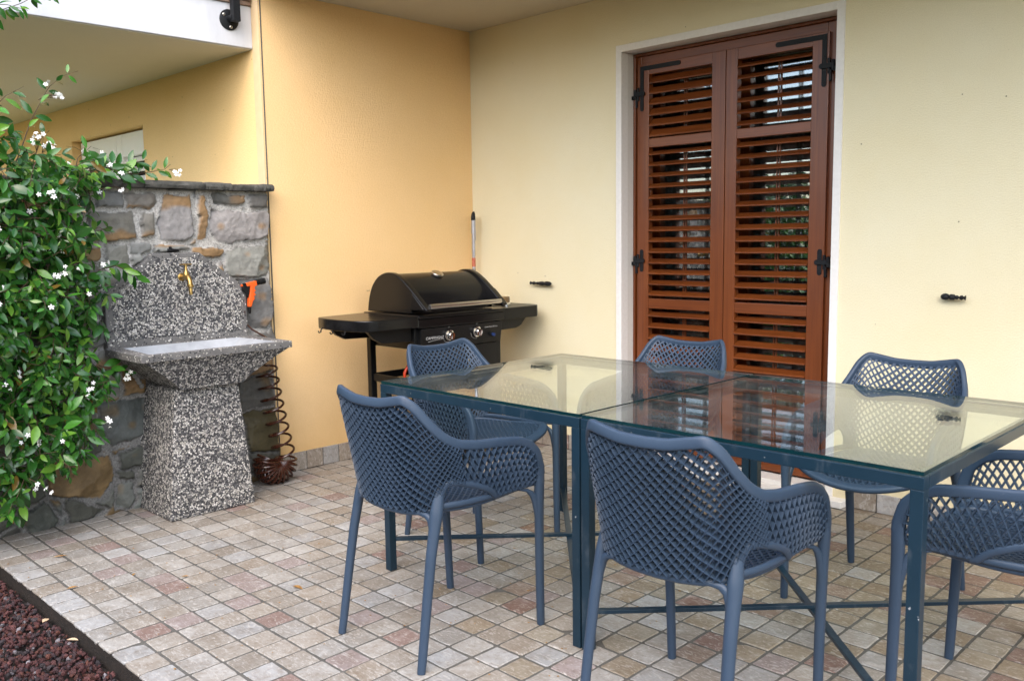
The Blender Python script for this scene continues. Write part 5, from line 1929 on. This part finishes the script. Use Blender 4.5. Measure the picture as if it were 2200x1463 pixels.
UU, RT = curve_tab(KR)
_, BT = curve_tab(KB)
itp = lambda T, u: np.column_stack([np.interp(u, UU, T[:, i]) for i in range(3)])


def shell(u, v):
    u, v = np.broadcast_arrays(np.atleast_1d(u).astype(float), np.atleast_1d(v).astype(float))
    Bq, Rq = itp(BT, u), itp(RT, u)
    p = Bq + (Rq - Bq) * v[:, None]
    bul = (4 * v * (1 - v))[:, None] * np.column_stack([np.sign(u) * 0.010 * np.clip((np.abs(u) - .3) / .3, 0, 1), 0.012 * np.clip(1 - np.abs(u) / .3, 0, 1), 0 * u])
    return p + bul


def shell_n(u, v):
    e = 1e-3
    du = shell(np.minimum(u + e, 1), v) - shell(np.maximum(u - e, -1), v)
    dv = shell(u, np.minimum(v + .01, 1)) - shell(u, np.maximum(v - .01, 0))
    n_ = np.cross(dv, du)
    n_ /= np.linalg.norm(n_, axis=1)[:, None] + 1e-12
    c_ = shell(u, v) - np.array([0, 0.05, 0.5])
    s_ = np.sign(np.sum(n_[:, :2] * c_[:, :2], 1))
    return n_ * s_[:, None]


ARC = np.concatenate([[0], np.cumsum(np.linalg.norm(np.diff((RT + BT) / 2, axis=0), axis=1))])
ARC -= np.interp(0, UU, ARC)


def arch_v(u):                                   # underside of the side lattice: a lens shaped opening above the seat edge
    d = np.abs(u) - 0.445
    t = np.where(d < 0, d / 0.090, d / 0.215)
    return np.where(np.abs(t) < 1, 0.315 * np.maximum(1 - np.abs(t) ** 2.2, 0) ** 0.8, 0.0)


def ribs(mb, umin, umax, pitch, shiftd, d_in, d_out, wid, use_arch, v0=0.015, v1=0.945, nseg=30, sag=0.0):
    a0, a1 = np.interp(umin, UU, ARC), np.interp(umax, UU, ARC)
    for sg in (1, -1):
        # the ribs sag like a hammock: each one flattens towards the side it runs down to
        qf = (lambda x: sg * -np.log(np.maximum(1 - sg * sag * x, 1e-3)) / sag) if sag else (lambda x: x)
        fa = (lambda q_: (1 - np.exp(-sg * sag * q_)) / (sg * sag)) if sag else (lambda q_: q_)
        q0, q1 = sorted((float(qf(a0)), float(qf(a1))))
        k = math.floor((q0 - shiftd) / pitch)
        while k * pitch < q1 + shiftd:
            v = np.linspace(v0, v1, nseg)
            a = fa(k * pitch + sg * shiftd * (v - 0.5))
            u = np.interp(a, ARC, UU)
            ok = (a > a0) & (a < a1)
            if use_arch:
                ok &= v > arch_v(u)
            idx_ = np.where(ok)[0]
            k += 1
            if len(idx_) < 2:
                continue
            for run in np.split(idx_, np.where(np.diff(idx_) > 1)[0] + 1):
                if len(run) < 2:
                    continue
                uu_, vv_ = u[run], v[run]
                p = shell(uu_, vv_)
                n_ = shell_n(uu_, vv_)
                t = np.gradient(p, axis=0)
                t /= np.linalg.norm(t, axis=1)[:, None] + 1e-12
                s_ = np.cross(t, n_)
                k_ = (1 - 0.50 * np.clip((vv_ - 0.84) / 0.10, 0, 1))[:, None]
                V = np.stack([p + n_ * d_out * k_ - s_ * wid * .13, p + n_ * d_out * k_ + s_ * wid * .13, p - n_ * d_in * k_ + s_ * wid * .5, p - n_ * d_in * k_ - s_ * wid * .5], 1)
                m_ = len(p)
                F = [(i * 4 + q, i * 4 + (q + 1) % 4, i * 4 + 4 + (q + 1) % 4, i * 4 + 4 + q) for i in range(m_ - 1) for q in range(4)]
                F += [(3, 2, 1, 0), tuple((m_ - 1) * 4 + q for q in range(4))]
                mb.add(V.reshape(-1, 3), F)


def outn(u):                                     # outward direction of the rail in plan
    a = np.clip((np.abs(u) - 0.06) / 0.36, 0, 1)
    a = a * a * (3 - 2 * a) * math.pi / 2
    return np.column_stack([np.sign(u) * np.sin(a), -np.cos(a), 0.18 * np.cos(a) + 0 * u])


SEAT = np.array([(0, .262), (.07, .259), (.14, .247), (.19, .226), (.215, .195), (.217, .15), (.213, .08), (.207, .0), (.196, -.08), (.178, -.14), (.150, -.178), (.10, -.197), (.05, -.204), (0, -.206)])
SEAT = np.vstack([SEAT, SEAT[::-1][1:-1] * np.array([-1, 1])])


def seat_z(x, y):
    return 0.456 + 0.018 * (x / .2) ** 2 - 0.016 * np.exp(-((y + 0.02) / .15) ** 2) - 0.030 * np.clip((y - .20) / .06, 0, 1.2) ** 2 + 0.006 + 0.002 * np.clip((-.12 - y) / .09, 0, 1)


def make_chair():
    root = thing('garden_armchair', None, None)
    m = MB()
    ribs(m, -0.50, 0.50, 0.0262, 0.345, 0.0075, 0.0135, 0.0064, True, sag=2.0)
    m.build('backrest', 'chair', root, smooth=True, sharp=30)
    m = MB()
    ribs(m, 0.46, 0.975, 0.0225, 0.100, 0.0060, 0.0085, 0.0056, True, nseg=16, v1=0.92)
    ml = m.mirror()
    m.build('side_panel', 'chair', root, smooth=True, sharp=30)
    ml.build('side_panel', 'chair', root, smooth=True, sharp=30)
    u = np.linspace(-0.335, 0.335, 61)
    m = MB()
    m.tube(itp(RT, u) - np.array([0, 0, 0.0135]), 0.0092, 0.0145, N=outn(u), seg=20, p=3.6, caps=False)
    m.build('back_rail', 'chair', root, smooth=True, sharp=60)
    # arm rail runs forward, dips, turns down and becomes the front leg
    u = np.linspace(0.335, 1.0, 56)
    arm = itp(RT, u) - np.array([0, 0, 0.0135]) * (1 - np.clip((u - .9) / .1, 0, 1))[:, None]
    leg = np.array([(.2375, .2283, .522), (.2365, .2286, .49), (.235, .229, .455), (.2325, .2305, .40), (.2290, .234, .30), (.2255, .238, .16), (.2235, .242, .02), (.223, .243, .001)])
    tt = np.linspace(0, 1, 40)
    lp = np.column_stack([np.interp(tt, np.linspace(0, 1, 8), leg[:, i]) for i in range(3)])
    N1 = outn(u)
    m = MB()
    path = np.vstack([arm, lp[:3]])
    h_ = np.concatenate([np.interp(u, [0.335, .9, 1.0], [0.0145, 0.0150, 0.0165]), [0.0168, 0.0172, 0.0175]])
    w_ = np.concatenate([np.interp(u, [0.335, .9, 1.0], [0.0092, 0.0100, 0.0125]), [0.0128, 0.0132, 0.0136]])
    NN = np.vstack([N1, np.tile([1, 0, 0], (3, 1))])
    m.tube(path, w_, h_, N=NN, seg=20, p=3.4, caps=False)
    ml = m.mirror()
    m.build('armrest', 'chair', root, smooth=True, sharp=60)
    ml.build('armrest', 'chair', root, smooth=True, sharp=60)
    m = MB()
    k = lp[2:]
    f_ = np.linspace(0, 1, len(k))
    m.tube(k, np.interp(f_, [0, .12, 1], [.0136, .0150, .0118]), np.interp(f_, [0, .12, 1], [.0175, .0172, .0122]), N=np.array([1.0, 0, 0]), seg=16, p=2.3)
    # web under the seat corner that flares into the leg
    m.tube([(.2225, .150, .470), (.2250, .182, .462), (.2275, .202, .447), (.2300, .215, .424), (.2310, .224, .385), (.2300, .232, .33), (.2290, .234, .30)], [.002, .005, .008, .010, .011, .010, .007], [.003, .006, .010, .013, .013, .010, .006], N=np.array([1.0, 0, 0]), seg=12)
    ml = m.mirror()
    m.build('leg', 'chair', root, smooth=True, sharp=60)
    ml.build('leg', 'chair', root, smooth=True, sharp=60)
    m = MB()
    rl = np.array([(.186, -.142, .560), (.187, -.150, .510), (.188, -.160, .465), (.1895, -.172, .41), (.1915, -.188, .34), (.1945, -.211, .20), (.198, -.236, .04), (.199, -.243, .001)])
    k = np.column_stack([np.interp(tt, np.linspace(0, 1, 8), rl[:, i]) for i in range(3)])
    f_ = np.linspace(0, 1, 40)
    m.tube(k, np.interp(f_, [0, .12, .3, .45, 1], [.004, .009, .0150, .0150, .0118]), np.interp(f_, [0, .12, .3, .45, 1], [.008, .015, .020, .0170, .0122]), N=np.array([0.8, -0.6, 0.0]), seg=16, p=2.3)
    m.tube([(.115, -.192, .452), (.138, -.184, .455), (.158, -.176, .452), (.174, -.171, .440), (.184, -.171, .415), (.1895, -.178, .38), (.1915, -.190, .335), (.1925, -.197, .31)], [.002, .005, .008, .010, .0115, .0115, .010, .007], [.003, .007, .010, .013, .015, .014, .011, .008], N=np.array([0.6, -0.8, 0]), seg=12)
    ml = m.mirror()
    m.build('leg', 'chair', root, smooth=True, sharp=60)
    ml.build('leg', 'chair', root, smooth=True, sharp=60)
    # seat: rim and lattice
    n_ = 180
    dd = np.concatenate([[0], np.cumsum(np.linalg.norm(np.diff(np.vstack([SEAT, SEAT[:1]]), axis=0), axis=1))])
    sp = np.linspace(0, dd[-1], n_, endpoint=False)
    cl = np.vstack([SEAT, SEAT[:1]])
    ol = np.column_stack([np.interp(sp, dd, cl[:, i]) for i in (0, 1)])
    for _ in range(14):
        ol = (np.roll(ol, 1, 0) + 2 * ol + np.roll(ol, -1, 0)) / 4
    ctr = np.array([0, 0.03])
    inn = ctr + (ol - ctr) * 0.945
    pth = np.column_stack([inn, seat_z(inn[:, 0], inn[:, 1]) - 0.004])
    nn_ = np.column_stack([ol - ctr, -0.05 + 0 * sp])
    front = np.clip((inn[:, 1] - .14) / .08, 0, 1)
    m = MB()
    m.tube(pth, 0.0135 + 0.006 * front, 0.0085 + 0.003 * front, N=nn_, seg=14, p=2.6, closed=True)
    # arched rim of the side openings
    ua = np.linspace(0.352, 0.662, 30)
    ap = shell(ua, arch_v(ua) + 0.03) + shell_n(ua, arch_v(ua) + 0.03) * 0.004
    ap = np.vstack([(.1875, -.156, .450), ap, shell(0.69, 0.0)])
    for mir in (1, -1):
        m.tube(ap * np.array([mir, 1, 1]), 0.0065, 0.0100, N=np.tile([mir * 1.0, -.35, 0.0], (len(ap), 1)), seg=12, p=2.6)
    ub = np.linspace(-0.30, 0.30, 40)
    m.tube(itp(BT, ub), 0.006, 0.009, N=outn(ub), seg=10)
    for mir in (1, -1):
        ub = np.linspace(0.33, 0.99, 26)
        m.tube((itp(BT, ub) + np.array([0.002, 0, 0.006])) * np.array([mir, 1, 1]), 0.006, 0.010, N=np.tile([mir * 1.0, 0, 0], (26, 1)), seg=10)
    m.build('seat_frame', 'chair', root, smooth=True, sharp=60)
    m = MB()
    poly = [tuple(q) for q in inn]
    for sg in (1, -1):
        for k in np.arange(-0.62, 0.62, 0.0225):
            tt_ = np.linspace(-0.30, 0.34, 72)
            xx_ = k + sg * tt_ * 1.05 * (0.75)
            yy_ = tt_
            ok = np.array([inside(poly, a, b) for a, b in zip(xx_, yy_)])
            ii = np.where(ok)[0]
            if len(ii) < 3:
                continue
            x_, y_ = xx_[ii], yy_[ii]
            z_ = seat_z(x_, y_)
            p_ = np.column_stack([x_, y_, z_])
            t_ = np.gradient(p_, axis=0)
            t_ /= np.linalg.norm(t_, axis=1)[:, None]
            s_ = np.cross(t_, (0, 0, 1))
            s_ /= np.linalg.norm(s_, axis=1)[:, None]
            u_ = np.array([0, 0, 1.0])
            V = np.stack([p_ + u_ * .002 - s_ * .0028, p_ + u_ * .002 + s_ * .0028, p_ - u_ * .011 + s_ * .0016, p_ - u_ * .011 - s_ * .0016], 1)
            m_ = len(p_)
            F = [(i * 4 + q, i * 4 + (q + 1) % 4, i * 4 + 4 + (q + 1) % 4, i * 4 + 4 + q) for i in range(m_ - 1) for q in range(4)]
            F += [(3, 2, 1, 0), tuple((m_ - 1) * 4 + q for q in range(4))]
            m.add(V.reshape(-1, 3), F)
    m.build('seat', 'chair', root, smooth=True, sharp=30)
    return root


CHAIRS = [(-20.10, 16.97, 0, 'blue lattice armchair seen from behind at the near side of the left table'),
          (-11.50, 17.97, 3, 'blue lattice armchair seen from behind at the near side of the right table'),
          (-25.40, 23.67, -90, 'blue lattice armchair at the left table end, right in front of the grill'),
          (-20.20, 28.62, 184, 'blue lattice armchair on the far side, in front of the brown shutters'),
          (-11.35, 28.50, 180, 'blue lattice armchair on the far side with only plain yellow wall behind it'),
          (-5.75, 23.30, 90, 'blue lattice armchair at the right table end, seen sideways behind the corner leg')]
proto = make_chair()
for i, (x, y, a, lab) in enumerate(CHAIRS):
    c = proto if i == 0 else copy_tree(proto)
    c.location = (*P(x, y, 0)[:2], 0)
    c.rotation_euler = (0, 0, math.radians(a))
    tag(c, lab, 'chair', 'slate blue lattice armchairs round the tables')

# ------------------------------------------------------------------ fallen leaves and bits on the tiles


def dead_leaf(px, py, L, W, ang, m_, label, zz=0.0012, curl=0.2):
    w_ = P(px, py, 0)
    mb = MB()
    d = np.array([[math.cos(ang), math.sin(ang), 0.02]])
    leaf_mesh(mb, np.array([[w_[0], w_[1], zz + 0.003]]), d, np.array([[0.05, 0.05, 1.0]]), np.array([L]), np.array([W]), fold=0.35, curl=curl * 0.2, cols=np.array([(1, 1, 1)]))
    mb.v = [v - np.array([w_[0], w_[1], 0]) for v in mb.v]
    o_ = mb.build('fallen_leaf', m_, None, smooth=True)
    o_.location = (w_[0], w_[1], 0)
    tag(o_, label, 'leaf', 'dry leaves fallen on the patio')


dead_leaf(-35.6, 10.85, 0.055, 0.013, 1.35, 'leaf_dead', 'long narrow brown leaf on the tiles near the gravel corner, below the climber')
dead_leaf(-31.9, 10.1, 0.040, 0.015, 1.45, 'leaf_dead', 'short brown leaf on the tiles beside the gravel edge')
dead_leaf(-26.3, 15.6, 0.045, 0.020, 0.4, 'leaf_dead', 'curled olive brown leaf on the tiles left of the nearest chair legs', curl=1.0)
dead_leaf(-30.05, 13.35, 0.030, 0.010, 0.9, 'leaf_dead', 'tan oval leaf lying in the middle of the open tiles')
dead_leaf(-31.6, 12.35, 0.026, 0.009, -0.8, 'leaf_dead', 'small dark brown leaf lying in a joint of the open tiles')
dead_leaf(-28.6, 8.95, 0.040, 0.018, 0.7, 'petal_tan', 'pale tan dry leaf on the red gravel', zz=-0.040)
dead_leaf(-30.5, 8.85, 0.032, 0.02, 2.2, 'petal_tan', 'pale pinkish dry leaf on the gravel close to the patio edge', zz=-0.038)
# tiny specks of litter
sp = MB()
for _ in range(260):
    x, y = RNG.uniform(0.1, 2.6), RNG.uniform(PATIO_Y + 0.02, -0.7)
    r = RNG.uniform(0.0015, 0.006)
    a = RNG.random() * 6.28
    V = [(x + r * math.cos(a + t) * RNG.uniform(.6, 1.4), y + r * math.sin(a + t) * RNG.uniform(.3, 1), 0.0016 + 0.001 * (i % 2)) for i, t in enumerate(np.linspace(0, 6.28, 6)[:-1])]
    V += [(x, y, 0.0034)]
    sp.add(V, [(i, (i + 1) % 5, 5) for i in range(5)])
so = sp.build('litter', 'leaf_dead')
tag(so, 'scattered dark specks of plant litter on the patio tiles', 'litter', kind='stuff')
